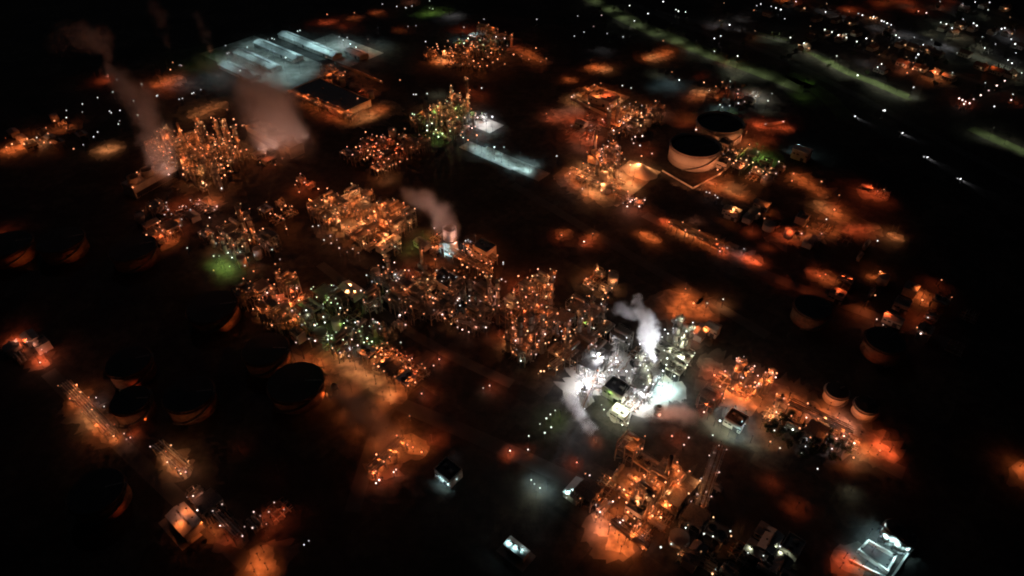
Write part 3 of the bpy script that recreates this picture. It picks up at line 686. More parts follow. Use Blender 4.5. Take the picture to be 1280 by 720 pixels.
lamps('maze', '544,324 511,338,p 519,337 532,340 546,338,p 561,340 568,338 555,347,w,.5 561,347,w,.5 570,347,w,.5 572,356 539,353 532,356,p 545,366 555,367 566,358 574,373,p 575,382,w 528,370 513,365 550,378 545,387,p 540,384,p 553,393,p 558,385 493,328,p 479,334,p 494,343,w 497,347,w 481,346,p 503,351,m 503,357,m 490,359,m 496,358,m 496,362,m 505,366 513,355 516,370 514,378,1.4 465,352,w,.4 466,375,m,.6 469,382,m,1.3 499,394,p 587,370,m 603,371,m 593,374,m 588,404,w,.5 595,409,p 586,415,p 604,409,w,.7 609,407,w,.6 575,382,w,.4 564,405,y 572,409,p,.8 593,400,p,.5 578,412,p 533,345 525,349 538,343 516,346 522,358 565,390 556,398 548,371 583,396 573,340 580,346', w=2200, h=9)
hooded('maze', '565,362,y,1.3 520,372,y,1 515,378,o,.8 567,398,y,.9 575,408,o,.8 530,335,o,1 545,330,o,1 520,345,r,.8 490,355,m,.45 590,408,o,.6 570,372,o,.7 545,352,o,.5 505,340,r,.6 600,400,r,.6 470,378,m,.5 480,350,m,.3')
lamps('tower', '648,345 672,344,p 663,351 685,351,.8 661,393,1.2 652,441,m 663,440,p 670,443,p 651,451,m 676,429,y 682,429,y 693,411,p,.6 696,406,p,.6 702,414,w,.4 711,421 721,423,1.6 722,409 710,439 725,437,m 719,453,y 698,441 680,464,y 676,464,y 673,467,y 712,387,m 724,388,m 712,397,w,.4 752,380,w 751,387,w 677,392,p,3 655,398 665,402 650,405 668,415 655,418 660,425 648,412 672,420 645,430 641,440', w=2200, h=10)
hooded('tower', '637,430,y,1.6 650,360,r,1.2,h22 662,358,r,1.2,h24 655,415,o,1.2,h22 668,432,o,1,h20 638,422,o,1 680,400,o,1.2 677,412,o,1 655,395,r,1.2 662,410,r,1 640,400,r,.9 625,420,r,.7 655,372,r,1.2 645,360,r,.8 668,375,r,.8 685,350,r,.7 670,440,o,.7 665,425,o,.6 650,385,r,1')
lamps('olive', '686,428 690,436,y 700,430 704,420 718,412,y 730,416,y 735,405,y 742,410,m 728,398,m 745,420,m 715,446,y 732,440 738,432 704,450,y 690,455,y 696,462,y 722,446 700,408 740,398,m', w=1700, h=9)
hooded('olive', '715,430,o,1 735,432,o,1.2 742,440,o,1.1 725,440,o,.8 712,420,p,1 690,445,o,.6 730,410,g,.3 740,415,m,.3 700,455,y,.5 685,465,y,.5 728,390,m,.3 708,395,o,.5')
lamps('gold', '745,338 735,355,y 765,360,y 770,350 757,366 752,345 760,372 741,362,y 767,342,p,.5 733,348,p,.5', w=2200)
hooded('gold', '736,356,y,1.5 763,362,y,1.2 745,340,o,.8 752,368,y,1 768,352,o,.8 740,350,o,.6')
lamps('lone', '702,294 741,292 730,302,p 629,330,w,.1')
hooded('lone', '704,290,o,.7 698,296,r,.8 742,294,o,.6 732,304,r,1 740,300,r,.5 645,225,w,.02')
lamps('white', '835,417,w,5 765,435,w,2 770,452,w,3 745,458,w,2.5 783,464,w,1.5 755,470,w,2 738,480,w,2 831,412,w,2 833,456,m 840,452,m 846,458,m 838,462,m 850,465,m 828,468,m 856,460,m 843,470,m 834,448,m 784,480,m 777,483,m 752,506,m,.8 755,512,m 771,508,m 694,513,m,.5 688,518,m,.5 683,523,m,.7 689,534,m,.3 681,541,m,.3 675,530,m,.4 785,515,m 778,531,m 785,529,m 800,430,w 821,462,m 765,462,w,2', w=4500, h=9)
hooded('white', '735,482,w,5,h24 746,460,w,5,h24 735,470,w,2 742,458,w,2.4 730,485,w,2.4 725,493,w,2 748,452,w,2 755,446,w,1.4 770,448,w,1.2 745,478,w,1.8 737,492,w,2 805,470,w,1.6 806,485,w,2 803,500,w,2.4 798,512,w,2.4 810,505,w,2 833,490,t,3 826,494,t,2 840,487,t,2 820,480,t,1.4 772,518,m,1.6 782,524,m,1 770,530,m,.5 850,440,m,.8 842,425,m,1 835,445,m,.7 830,470,m,.8 850,455,m,.8 790,495,w,.8 770,475,w,.7 756,520,m,.4 780,508,m,.7 850,512,w,.7 760,500,g,.3 715,440,w,.05 700,525,g,.3', w=26000, h=14)
lamps('pit', '899,557,p 893,566,p 889,582,w,.4 883,615,p 881,625,p 874,634,p 864,627,p,.5 858,650,m,.3 855,556,p,1.4 861,547,p,.6 891,544,m,.3 840,545,r 900,526,t 928,520,t 931,530,t', w=2400)
hooded('pit', '900,540,m,1.4 892,532,m,1 910,545,m,1.2 920,548,t,1 928,540,t,1 905,518,t,1 930,522,t,1 917,516,t,1 938,553,m,.7 925,534,t,.6 884,524,m,.5 850,545,r,.6 840,550,r,.5 899,560,r,.4', w=14000)
lamps('strip2', '893,469 887,504,p 880,515,p 905,498 900,493 916,486 977,494,w,.5 969,500 1008.6,550,w,.4 1007,558,w,.3 991,537,m 981,535,m,.4 977,536,m,.4 1039,546,w,.5 1040,561,w,.5 1051,554,w,.6 1068,554,m,2 1067,572,y 1022,586,w,.3 1015,537,w,.3 1100,563,1 943,484,1.2 944,478,1.2 957,466,p,1.2 1008,522,p 1013,526,p 1015,530,p 926,479 913,474 968,508 1055,545,p 1046,548,p 1002,567,m,.3 975,560,m,.3 963,552,y,.3 968,538,m,.3', w=2600)
hooded('strip2', '905,475,o,1.2 920,490,o,1.6 930,500,o,1.6 940,495,o,1.2 905,490,o,1.2 890,470,r,.7 890,505,r,1.2 880,512,r,.8 955,478,r,.6 970,518,y,1.4 962,525,y,1 985,500,o,1.2 1000,512,o,1 1015,518,o,.8 1028,530,y,1.3 1045,525,p,1 1058,535,p,1.4 1050,545,o,1.2 1070,560,o,1 1068,575,y,1 1085,565,o,1 1100,555,r,1.3 1112,565,r,1.2 1108,550,r,.7 1060,580,o,.6 950,535,y,.7 965,555,y,.5 995,530,o,.6 950,508,o,.7 1035,512,o,.7', w=15000)
lamps('glow', '857,361 904,374,w,.2 867,379 884,379,m,.4 888,412,p', w=2500)
hooded('glow', '860,372,o,1.6 850,385,o,1.8 870,385,o,1.4 845,395,o,1 880,395,o,.9 902,384,y,1 895,380,o,.6 880,420,o,1.1 868,416,o,.9 856,365,o,1 890,415,r,.7 865,425,p,.6', w=16000, h=13)
lamps('east', '992,217 990,226,.5 1027,227,.5 1049,244,.5 1043,262 1033,274,w,.3 1009,283 1027,292,p 1105,237,.5 1097,301,w,.05 1177,350,.4 1032,343 1155,196,w,.2 1197,223,w,.2 1094,369,.4 1104,406,p 1096,399,p 1160,397,w,.2 1151,417,p 1153,375 949,267 985,288,.6 1002,292,p 1025,345,.6', w=2400)
hooded('east', '1000,222,o,1.2 1010,230,o,1 1020,238,o,.8 1085,240,r,1.2 1092,240,r,.8 1102,247,r,.8 1045,255,r,.7 1030,258,y,.9 1045,264,o,1 1052,272,o,.8 1000,295,o,1 985,300,r,1 1015,285,o,.8 1040,290,o,.7 1060,288,r,.9 1080,288,r,.8 1118,296,y,1.2 1112,294,o,.6 1020,342,r,1 1035,350,o,.8 1050,355,r,.7 1097,350,o,1 1090,345,o,.5 1080,387,o,.8 1075,390,r,.6 1045,370,r,.6 1152,372,o,1 1145,368,o,.7 1156,380,o,.6 1150,405,r,.6 1148,395,r,.5 1170,355,r,.6 1105,400,r,.7 980,355,r,.4 1008,365,r,.5 960,265,o,.4 975,290,r,.6 1275,583,o,1.2 1285,592,o,1.4 963,605,r,.7 995,636,r,.9 1064,613,m,.2 1025,270,o,.6 1060,358,r,.5', w=11000)
lamps('far', '880,103,y,3 923,112,p 922,117,p 908,110,.6 923,129,w,.5 912,132,w,.6 903,134,w,.6 945,120,w 840,90,.6 849,100,w,1 957,155,p 979,152,p,1 870,162,p 873,162,p 878,165,p 960,126,m,.4 965,117,m,.4 895,108,.6 900,131,m,.5', w=2500)
hooded('far', '880,116,y,1.6 870,122,o,.8 890,120,o,.7 902,136,t,.9 910,140,g,.5 945,121,w,1 950,126,m,.8 940,117,m,.5 950,158,r,1.2 943,153,r,.7 980,160,r,1.2 830,100,t,.6 840,106,t,.6 822,95,m,.3 862,150,o,.9 855,155,r,.6 915,115,r,.8 925,120,r,.5 955,140,m,.3 820,110,t,.3')
lamps('rect', '751,104,.5 743,106,.5 737,112,.5 717.5,119,p 714.7,121,p 750,122,1.2 736,129 737,134 757,143 683,142 789,110,m,.6 778,107,m,.8 791,139 808,134 820,139,1.4 808,144 803,146 794,152,y 801,157,y 767,163,p 774,166 794,171,p 790,174,p 792,179,p 800,182,w,.3 803,170,p 738,163,p 773,189 815,192,p 802,195,p 696,195,w,.3 797,150,y 806,150 799,143 785,150 812,140 745,165,p', w=2400, h=8)
hooded('rect', '722,127,y,1 735,118,o,1 755,114,o,1 770,118,o,.5 780,137,y,1.7 770,141,o,1 755,155,r,1.3 745,158,p,.7 735,172,r,1.1 740,174,p,.5 718,137,p,.9 688,150,r,1 690,148,p,.4 800,155,y,1 780,158,o,1.2 812,137,o,1.2 822,139,p,.9 745,128,o,.8 720,148,r,.9 730,150,r,.7 712,170,r,.5 775,165,o,.7 758,127,r,.6')
lamps('sand', '729,204,.6 721,211,.6 712,217,w,.8 733,223,y,1.5 728,236,w,.4 752,238,y 755,186,p 762,186,p 744,193,p,1.3 762,198,p 802,195 788,206,y 781,199,y 779,254,p 784,258,p 790,250,p 795.5,248 799,251 803,254 799,258,p 759,190,p 766,191,p 752,200,p 770,205,y 757,204 763,210 788,252,p 806,250,p', w=3200, h=10)
hooded('sand', '715,217,o,1.2 727,212,y,1.5 737,207,y,1.5 745,204,y,1.4 730,222,y,1.1 725,230,o,1 740,238,y,1.6 752,240,y,1.6 735,244,o,1 762,232,y,1 770,220,y,1.3 775,228,y,1.2 800,210,y,2 796,214,y,1.6 808,212,y,1.4 790,232,y,1.4 792,225,o,1 770,215,p,1 785,260,p,1 798,260,r,1 772,245,o,.7 755,222,y,.9 750,195,p,1.2 735,188,r,.6 725,186,p,.5 810,190,r,.7', w=13000)
lamps('tanks', '926,198,y 912,199 941,203,y 929,207 925,209 964,210,y 954,214,y 951,217 970,217,p 897,212,1.4 883,240,w,.3 887,241,w,.3 894,244,w,.4 897,247,w,.4 920,201 917,204 933,200,y 936,206,y 945,209 948,214 958,218 940,212 905,207,.8 962,216,y 955,222,p', w=1700)
hooded('tanks', '950,197,g,1.4 943,194,g,1.1 957,200,g,1 905,222,o,1 895,235,o,1 885,225,r,.8 915,238,y,1.2 925,245,o,1 905,230,o,.7 938,225,o,.6 915,270,y,.9 912,275,o,.5 999,197,t,1.1 996,192,t,.6 930,178,o,1 940,182,o,1 920,186,o,.8 925,215,o,.5 960,175,r,.6 950,180,r,.6')
lamps('road', '909,310,w,.4 930,311,w,.5 900,314,p,.5 840,282,.5 862,290,.7 875,297,.7')
hooded('road', '832,278,r,1 842,282,o,1.2 852,287,o,1.4 862,292,y,1.5 872,296,o,1.5 882,301,o,1.2 892,306,o,.9 902,318,r,1.2 895,312,r,.8 930,323,r,1.3 942,326,r,1.3 950,328,r,.8 810,297,o,1.2 800,293,o,1 820,301,o,.7 868,276,p,.3 940,290,r,.8 960,310,r,.5', w=8500, h=8)
lamps('ring', '225,282,p,1.3 238,262,w,.2 208,258,p,.6 228,258,p,.3 212,283,p 203,288,p 213,291,p,.7 262,272,p,1.4 268,262,p 271,258,p,.7 234,310,m,.1 254,228,y,1 258,231,y,1 277,236,m,.3 220,270,p,.5 227,274,p,.4 208,253,p,.4 248,255,p,.5 238,250,p,.5 210,262,p,.5')
hooded('ring', '205,300,r,1.6 213,298,o,1.2 220,302,o,.8 198,303,r,.6 265,252,o,1.3 262,258,p,.7 215,258,r,1 228,250,r,.9 245,258,r,.5 210,285,r,.8 225,290,r,.6')
lamps('tan', '286,282,y 279,288,p 284,294,y 270,304,m,.5 278,305,m,.5 297,299,y 287,298,y 300,315,m,1.5 285,316,m,1.5 267,320,m,.4 274,320,m,.4 267,338,y,1 287,333,m,.4 306,332,m,.4 318,319,w,.5 317,339,.6 325,295 329,303,p 350,324,p 340,312,m,.3 303,308,y 312,300,y 318,290 308,288 293,306,y 300,292,y 290,322,m 310,322 344,330', w=2000, h=9)
hooded('tan', '277,335,g,1.6 272,328,g,.8 283,340,g,1 297,297,y,.9 285,292,y,.7 303,305,y,.7 315,298,o,.7 328,304,p,.7 292,315,m,.5 320,335,o,.6 305,330,r,.4 268,312,y,.4')
lamps('orange', '331,361 334,366,p 342,368 346,369 339,374 349,374,p 333,378,p 350,380 367,357,p 371,360,p 378,372 343,391,y 365,388,p 370,393 373,396 359,398 354,401 382,388,w,.3 337,384 345,386,y 356,384 362,378 354,368 360,392 338,390,y 348,397,y 366,400', w=2300, h=9)
hooded('orange', '343,393,y,1.5 352,398,y,1.3 336,382,r,1.2 345,375,r,1 368,370,r,1.1 378,376,o,.9 366,388,o,1 338,365,r,.8 358,365,o,.7')
lamps('green2', '381,404,g 385,399,g 392,402,g 396,405,g 388,406,g 406,403,m 421,403,w,1.5 436,410,m,1.6 427,412,y 442,411,m 434,401,m 444,403,w 415,419,m 410,424,m,1.3 440,424,p 459,423,g,1.2 465,427,g,1.2 436,445,p,.7 425,441,p,.7 447,439,p 454,434,m 466,399,p 472,403,p 475,411,p 421,370,m 429,353,p 394,426,p,1.3 370,428,p,.6 500,394,p 498,405 507,406,p,1.2 501,428,m,.5 515,448,p 430,404,g 420,415,g 450,415,m 432,418,m 404,410,g 461,430,g 455,428,g 448,402,p', w=1900, h=9)
hooded('green2', '440,365,y,1.6 436,372,y,1 445,373,y,1.1 374,422,o,.7 433,438,m,.8 440,442,w,.5 410,412,g,.4 385,402,g,.4 428,412,g,.4 462,428,g,.5 490,418,y,.7 450,390,g,.25 415,378,g,.4 410,385,g,.3 394,427,r,.7 478,372,g,.25 505,405,o,.4 412,425,m,.4')
lamps('red2', '461,446 469,446 476,443 482,443 477,435 488,437 501,442 473,458 484,465 491,470 498,474 510,482 519,478 510,468 521,464 542,457,p 549,449,p,1.6 484,465 473,458 495,455 488,452,y 492,460,y 500,450 507,458 480,450 500,464 513,460 466,440,y 490,445', w=2200, h=8)
hooded('red2', '490,456,y,1.2 485,448,o,1 498,462,o,1 480,455,o,1 505,470,o,.8 468,440,o,.8 515,468,r,.9 549,449,r,1 508,448,r,.6')
lamps('smoke', '512,520,o,1.6 527,492,p,1.2 612,482,p,1.4 604,485,m,.3')
hooded('smoke', '430,452,y,1.1 445,462,y,1.3 458,470,y,1.2 470,480,y,1 488,494,y,1.2 495,490,o,1 480,500,o,1 420,446,o,1 392,453,o,1 405,460,o,.9 412,480,o,.6 370,455,o,.9 356,456,o,.8 410,500,o,.7 430,520,o,.7 450,540,o,.7 470,556,o,.8 440,490,o,.8 465,520,o,.8 500,535,o,.9 485,545,o,.8 530,496,r,.7 612,484,r,1 504,548,o,.8 380,448,o,.7', w=15000, h=13)
lamps('row', '465,592 470,586 480,577 487,571 493,564 503,557 509,556 516,559 527,565 495,587,p 470,604,p 474,600,p 492,590,p', w=2400, h=7)
hooded('row', '475,582,o,.8 490,570,o,.9 505,560,o,.9 527,563,o,1 540,552,r,.8 495,588,r,.6 470,598,r,.8 515,552,o,.8 480,605,r,.4')
lamps('box', '549,598,t 554,601,t 560,605.5,t 571,599,t,.4 380,681,w,.1 386,676,w,.1', w=2400, h=5, br=.45)
hooded('box', '556,609,t,.7 550,604,t,.6 564,607,t,.5 570,570,w,.06 637,565,r,1 634,572,r,.8 721,578,r,1.1 743,550,o,1.2 745,553,o,.8 660,560,r,.3 662,568,o,.25', w=9000, h=8)
lamps('box', '637.5,563.5,p 721,578,r')
lamps('mint', '664,600,m,1.5 675,610,m,1.5 668,605,m 716,618,m 708,622,m,.5 660,562,w,.1 661,545,m,.2')
hooded('mint', '664,600,t,1 676,611,t,1 684,612,t,.7 716,620,t,1.1 724,616,t,1.1 709,622,t,.8 728,624,t,.6 645,690,t,1 637,686,t,.6 652,695,t,.6 670,622,m,.4', w=11000)
lamps('front', '809,621,p 806,627,p,1.5 803,637,p,1.5 817,628 834,604,y 803,670,w,.5 774,622 820,590,y 826,586 783,628 800,600 806,596 795,612,y 790,605 812,612 818,618 825,608 830,600,y 785,640 779,650,p 788,655 770,660 793,648,y 800,655 805,594 815,602,y 797,620,y 780,612,y 750,640,p 756,636 745,646', w=3200, h=9)
hooded('front', '772,678,o,1.8 760,668,o,1.6 785,684,o,1.4 750,660,p,1.5 790,675,o,1 745,650,p,.7 775,692,o,.9 796,668,o,.8 800,615,y,1.2 790,605,o,1.1 815,620,y,1 785,620,o,1.2 825,625,y,1.5 830,635,o,1 820,645,o,1 808,650,o,.7 770,645,o,.9 760,650,o,.8 805,600,o,.9 822,600,o,.8 795,635,y,1 835,640,r,.6', w=15000, h=12)
lamps('trail', '867,679,w,.6 826,684,m,.4 877,697,y 839,680,m,.3 975,683,w,.8 913,664,m,.3 914,670,y,.3 880,667,m,.3 935,691,m,.3 957,674,m,.5 985,718,m,.5 850,690,y,.5 885,707,y,.4 894,712,m,.4 960,690,m,.4 945,682,m,.4', w=2400)
hooded('trail', '865,695,y,1 872,688,o,.8 860,706,y,.6 850,700,y,.6 955,682,m,.7 965,690,m,.9 972,697,m,.7 980,700,m,.5 925,665,y,.4 900,690,y,.3 845,660,y,.35 830,672,o,.4 870,665,o,.4 905,680,o,.4 935,692,m,.5 875,640,o,.25 850,640,y,.3', w=8000)
hooded('corner', '1073,692,t,1 1080,708,t,.9 1092,716,t,1.2 1104,712,t,1.3 1114,700,t,1.2 1122,690,t,1.1 1106,682,t,1.5 1096,675,t,1.4 1086,668,t,.7 1100,660,t,.6 1118,672,t,.5 1130,682,t,1 1125,697,t,1 1100,668,t,1,h17 1118,676,t,1,h17 1132,688,t,1,h17 1090,684,t,.8 1112,700,t,.8 1080,680,t,.8 1097,664,t,.8 1064,704,r,1.8 1055,698,r,1.5 1050,710,r,1.2 1074,712,o,1 1090,690,r,.25', w=11000, h=9)
lamps('rackside', '97,496,y 104,502 115,512,y 121,520,y 127,526,y 138,538,y 142,545,y 209,570,y 219,585,y 226,592,y 93,486,y 101,490,y 120,497,w,.8 112,505,p,.6 130,508,m,.3 106,499,p,.6 124,518,p,.5 134,531,p,.8 207,564 213,575,y 224,588,p 230,586,p 232,590,p,.6 217,580,y 155,542,p,.6 163,547,p,.6 158,549,p,.6 20,424,p,1 34,427,p,.6 42,429,p,.6 52,437,p,.5 51,443,p,.6 50,453,p,1.2 58,440,p,.3', w=1700, h=8, br=.4)
hooded('rackside', '100,503,o,1 110,515,y,1 120,527,y,1 130,538,o,1 95,494,o,.6 150,515,r,.5 182,512,r,.3 148,548,o,.7 165,542,r,.5 205,570,y,.9 212,576,y,.8 222,586,o,.7 20,427,r,1 50,455,r,1 35,432,r,.6 48,450,r,.5', w=8000, h=8)
lamps('nearend', '251,617,p,1.2 242,612,p 234,621,p 244,634,y 258,646,p,1 274,639,p 260,624,p,.6 268,632,p,.5 303,670,p,.3 296,662,p,.2 325,645,p,.4 336,640,p,.4 333,655,p,.4 355,637,p,.5 247,626,p', w=1700, h=8, br=.4)
hooded('nearend', '225,652,o,1.2 235,662,o,1 245,655,o,1.2 258,660,o,1.2 268,668,o,.9 228,640,o,.8 285,676,r,.7 228,664,o,.9,h17 240,648,o,.9,h17 232,656,p,.5,h20 325,700,o,1.6 318,712,o,1.6 335,712,o,1.6 330,690,o,1 335,672,r,.9 330,650,r,.8 354,642,r,1 342,655,r,.6 322,722,o,1.4', w=10000, h=10)
hooded('hill', '0,292,r,.5 300,566,r,.15 348,590,r,.15')
# the tower at the plume is lit white, as is the teal yard: their floods stand at its foot

lamps('town', '964,8,w 970,10,w 976,12,w 995,2,w 1032,15,w 1073,17,w 1078,19,w 1088,22,y 1091,23,y 1094,23,y 1096,22,y 1092,21,w 1102,26,w 1105,27,w 1109,29,w 1114,31,w 1158,16,p 1148,14,r 1219,2.5,w 1237,3,w 1204,24,w 1217,29,w 1221,32,w 1190,35,w 1252,36,w 1256,35,w 1264,49,w,2 1269,55,w 1260,75,w 1265,79,w,3 1124,47,w 1154,56,w 1148,68,w 1145,72,w 1102,80,w 1097,84,w 1083,48,w 1071,52,m 1058,47,m 1048,44,m 1040,40,m 1031,37,m 988,47,m 1005,54,m 1046,70,m 1142,109,w 1141,86 1134,91,o,5 1104,138,w,4 1106,138,w,2 1199,123,p 1203,125,p 1207,127,p 1212,129,p 1205,130,p 1217,124,p 1226,119,p 1236,113,p 1246,107,p 1256,101,p 1264,125,p 1243,133,w 1231,60,w 1169,90,y,14 1183,30,m 1120,44,m', w=600, h=8, br=.62)
lamps('townroad', '810,17,w,4 793,26,w,2 901,45,w 893,48,w 893,64,m 922,70,m 857,15,m 912,31,w 951,5,w 829,2,w 946,7,w 845,12,m 787,7,m 848,14,m 1072,94,m 1176,28,m', w=700, h=8, br=.62)
hooded('townroad', '745,2,m,.8 762,12,m,.9 780,22,m,1 800,32,m,1 822,42,m,.9 845,52,m,1 868,62,m,1 890,71,m,1 912,80,m,1 935,88,m,1 958,97,m,.9 980,106,m,.8 905,30,w,.5 890,34,w,.4 925,24,w,.3 925,38,w,.35 975,50,m,.8 958,48,m,.6 1005,62,m,1 1018,70,m,1.1 1035,78,m,1.2 1048,86,m,1.2 1060,92,m,1.3 1075,97,m,1.3 1090,103,m,1.3 1105,109,m,1.2 1120,115,m,1.2 1136,122,m,1.1 1005,105,g,.4 1000,120,g,.5 1236,172,m,.9 1255,180,m,.8 1275,188,m,.8 1030,14,w,.4 1050,22,w,.4 1095,34,w,.6 1120,43,w,.7 1135,45,w,.6 1165,56,w,.6 1185,59,w,.9 1215,68,m,.7 1230,74,m,.8 1250,81,m,.8 1270,88,m,.7 1185,31,m,1 1160,42,m,.5 1190,47,m,.5 1200,46,m,.5 1225,58,m,.5 1085,80,w,.5 905,82,o,.7 875,95,r,.4 915,88,m,.7 918,95,m,.6', w=9000, h=11)
hooded('town', '985,2,o,2 978,0,o,1.6 990,5,r,1.2 1062,11,r,1.3 1058,12,o,.6 1100,3,r,1.2 1120,1,r,1.2 1135,3,r,1.3 1142,12,r,1.4 1130,8,p,.6 1180,9,r,.6 1132,88,o,1.6 1134,90,p,.6 1168,97,y,2 1163,96,o,1 1175,99,o,1 1208,130,r,.7 1265,128,r,.6 1110,3,o,.6 1190,2,r,.4 1252,38,w,.6 1263,48,w,.6 1090,24,y,.6', w=9000, h=11)
# ------------------------------------------------------------------ process units
MIX = 'frame2 frame3 drum exch cooler manifold column vtank manifold frame3'
LOW = 'drum exch manifold cooler vtank manifold shed'
TALL = 'frame4 frame5 column column frame3 exch'
# the dense column unit
for x, yb, yt, r in ((268, 218, 148, 1.6), (271, 216, 152, 1.4), (282, 196, 151, 1.5), (294, 202, 150, 1.7), (296, 214, 160, 1.4), (228, 222, 163, 1.5), (240, 206, 168, 1.4), (255, 200, 165, 1.3), (278, 238, 192, 1.4), (303, 200, 158, 1.3), (219, 216, 165, 1.4), (262, 196, 155, 1.2), (246, 200, 172, 1.2)):
    column('farcol', x, yb, yt, r, 'oyo', 2200, 2)
field('farcol', 250, 208, 42, 26, 20, TALL + ' frame5 frame4', 'ooy', 2600, 3, .95, 12, 1)
lamps('farcol', '264,147 269,150 281,150,w,.3 292,149 295,156 295,160 303,157 227,163 218,164 221,173 215,177 254,169,w,.3 242,175,p 236,179 233,181 239,187 245,186 224,188,p,1.4 257,183,p 280,171 290,171 294,169 295,178 294,183 301,189 308,187 288,191 293,192 269,177 269,181 266,194 272,191 276,198 231,198 242,202 229,210 234,212 211,218,p 229,218 265,204 276,206 280,210 285,207 289,200 288,214 281,219 269,214 254,229,y 258,231,y 277,235,w,.2', 'o', 2800, 12)
hooded('farcol', '265,212,y,1.2 272,200,y,1 285,195,y,1.3 295,188,y,1.2 230,215,r,1 220,210,r,1 240,222,o,1 255,224,y,1 222,180,r,.8 245,190,r,.8 300,190,o,.7', h=14)
# green/orange unit with thin stacks
for x, yb, yt, r in ((586, 150, 98, 1.0), (567, 152, 107, 1.1), (552, 156, 128, 1.3), (543, 158, 132, 1.2), (580, 152, 126, 1.3), (571, 160, 138, 1.2)):
    column('green1', x, yb, yt, r, 'yo', 1800, 2)
field('green1', 564, 156, 26, 30, 16, TALL + ' frame3 drum', 'ygo', 2400, 3, .9, 12, 2)
field('round', 590, 66, 34, 55, 22, MIX, 'o', 2400, 3, .9, 14, 3)
field('red1', 481, 192, 30, 38, 18, LOW + ' frame2 frame3', 'or', 900, 3, .9, 13, 4)
field('yellow', 455, 278, 40, 24, 22, MIX + ' frame4', 'oyo', 2600, 2, .9, 12, 5)
field('ring', 220, 270, 20, 26, 9, LOW + ' vtank frame2', 'op', 1500, 3, .6, 13, 6)
field('ring', 207, 298, 10, 12, 3, 'vtank frame2 drum', 'o', 1500, 2, .6, 12, 7)
field('tan', 300, 306, 30, 22, 15, MIX + ' vtank', 'yoo', 1600, 3, .7, 12, 8)
field('orange', 352, 384, 26, 18, 12, MIX, 'o', 2200, 3, .9, 12, 9)
field('green2', 420, 410, 34, 22, 20, MIX + ' frame4', 'gmyg', 1100, 3, .8, 12, 10)
field('green2', 485, 400, 18, 18, 6, TALL, 'poo', 900, 3, .6, 12, 11)
field('red2', 492, 458, 26, 16, 14, LOW + ' frame2 frame3 manifold', 'oo', 1800, 3, .8, 11, 12)
field('maze', 500, 358, 24, 12, 9, MIX, 'ooy', 1300, 3, .9, 12, 13)
field('maze', 540, 375, 22, 18, 11, MIX, 'oop', 1500, 3, .8, 12, 14)
field('maze', 590, 390, 20, 22, 9, TALL, 'oop', 600, 3, .4, 12, 15)
field('pink', 545, 308, 14, 14, 5, LOW, 'o', 1500, 3, .5, 12, 16)
field('pink', 600, 325, 14, 10, 4, 'frame3 exch manifold', 'o', 1500, 3, .6, 12, 17)
for x, yb, yt, r in ((650, 452, 398, 1.3), (662, 448, 392, 1.4), (677, 440, 388, 1.5), (643, 445, 408, 1.2), (612, 400, 345, 1.0), (622, 405, 350, 1.0), (688, 395, 340, 1.0), (722, 440, 392, 1.2), (706, 445, 405, 1.2), (752, 412, 378, .9), (738, 400, 372, 1.0)):
    column('tower' if x < 695 else 'olive', x, yb, yt, r, 'oyp', 1800, 2, frac=.7)
p_ = P(656, 392)
for k, (dx, dy) in enumerate(((0, 0), (11, 9), (-9, -14))):
    put('tower', 'frame5', (p_.x + dx, p_.y + dy), None, 'ory', 2200, 2, 1.0, .45)
field('tower', 660, 432, 16, 20, 10, TALL + ' exch', 'oor', 1600, 3, .8, 11, 18)
field('olive', 718, 425, 30, 24, 17, MIX + ' frame4 column', 'ooy', 900, 4, .45, 11.5, 19)
field('gold', 752, 355, 11, 15, 5, 'frame3 manifold drum vtank exch', 'oy', 2200, 2, .9, 11, 20)
field('rect', 735, 122, 20, 16, 6, LOW, 'o', 1500, 3, .5, 14, 21)
field('rect', 790, 155, 24, 26, 13, MIX, 'opy', 1900, 3, .8, 13, 22)
field('rect', 735, 160, 20, 26, 7, LOW, 'op', 1500, 3, .5, 15, 23)
for x, yb, yt, r in ((755, 208, 184, 1.4), (760, 206, 186, 1.3), (766, 214, 178, 1.2), (747, 218, 198, 1.2), (770, 222, 200, 1.3)):
    column('sand', x, yb, yt, r, 'op', 2200, 2)
field('sand', 760, 208, 16, 16, 7, TALL, 'op', 2500, 2, .9, 12, 24)
field('sand', 748, 228, 24, 18, 9, LOW, 'oy', 2000, 3, .6, 13, 25)
field('sand', 790, 253, 14, 9, 4, 'exch frame2 manifold', 'p', 2000, 2, .9, 12, 26)
field('tanks', 930, 208, 32, 24, 17, LOW + ' frame2', 'yop', 1300, 4, .7, 12.5, 27)
field('tanks', 960, 286, 40, 14, 9, 'vtank vtank drum shed', 'o', 0, 3, .15, 15, 28)
field('far', 915, 122, 30, 30, 8, LOW, 'opm', 1500, 3, .5, 16, 29)
field('strip2', 990, 535, 18, 10, 6, 'frame2 exch manifold drum', 'mo', 900, 3, .5, 12, 30)
for x, yb, yt, r in ((914, 488, 450, 1.3), (919, 486, 452, 1.1), (931, 482, 460, 1.0), (944, 494, 474, 1.0), (957, 490, 464, 1.3), (950, 492, 468, 1.1), (970, 508, 494, 1.0)):
    column('strip2', x, yb, yt, r, 'op', 2600, 2)
field('strip2', 918, 482, 11, 7, 3, 'frame2 manifold', 'op', 2000, 2, .9, 11, 31)
field('strip2', 885, 505, 10, 7, 3, 'frame2 exch', 'r', 1200, 2, .6, 11, 32)
field('strip2', 1048, 546, 12, 7, 4, 'frame2 manifold exch', 'p', 1500, 2, .8, 11, 33)
field('front', 805, 612, 26, 17, 20, 'frame2 frame3 manifold exch manifold frame4 drum cooler', 'ooy', 2600, 2, .8, 10.5, 34)
field('front', 765, 648, 22, 6, 7, 'manifold exch frame2 drum', 'op', 2200, 3, .7, 10, 35)
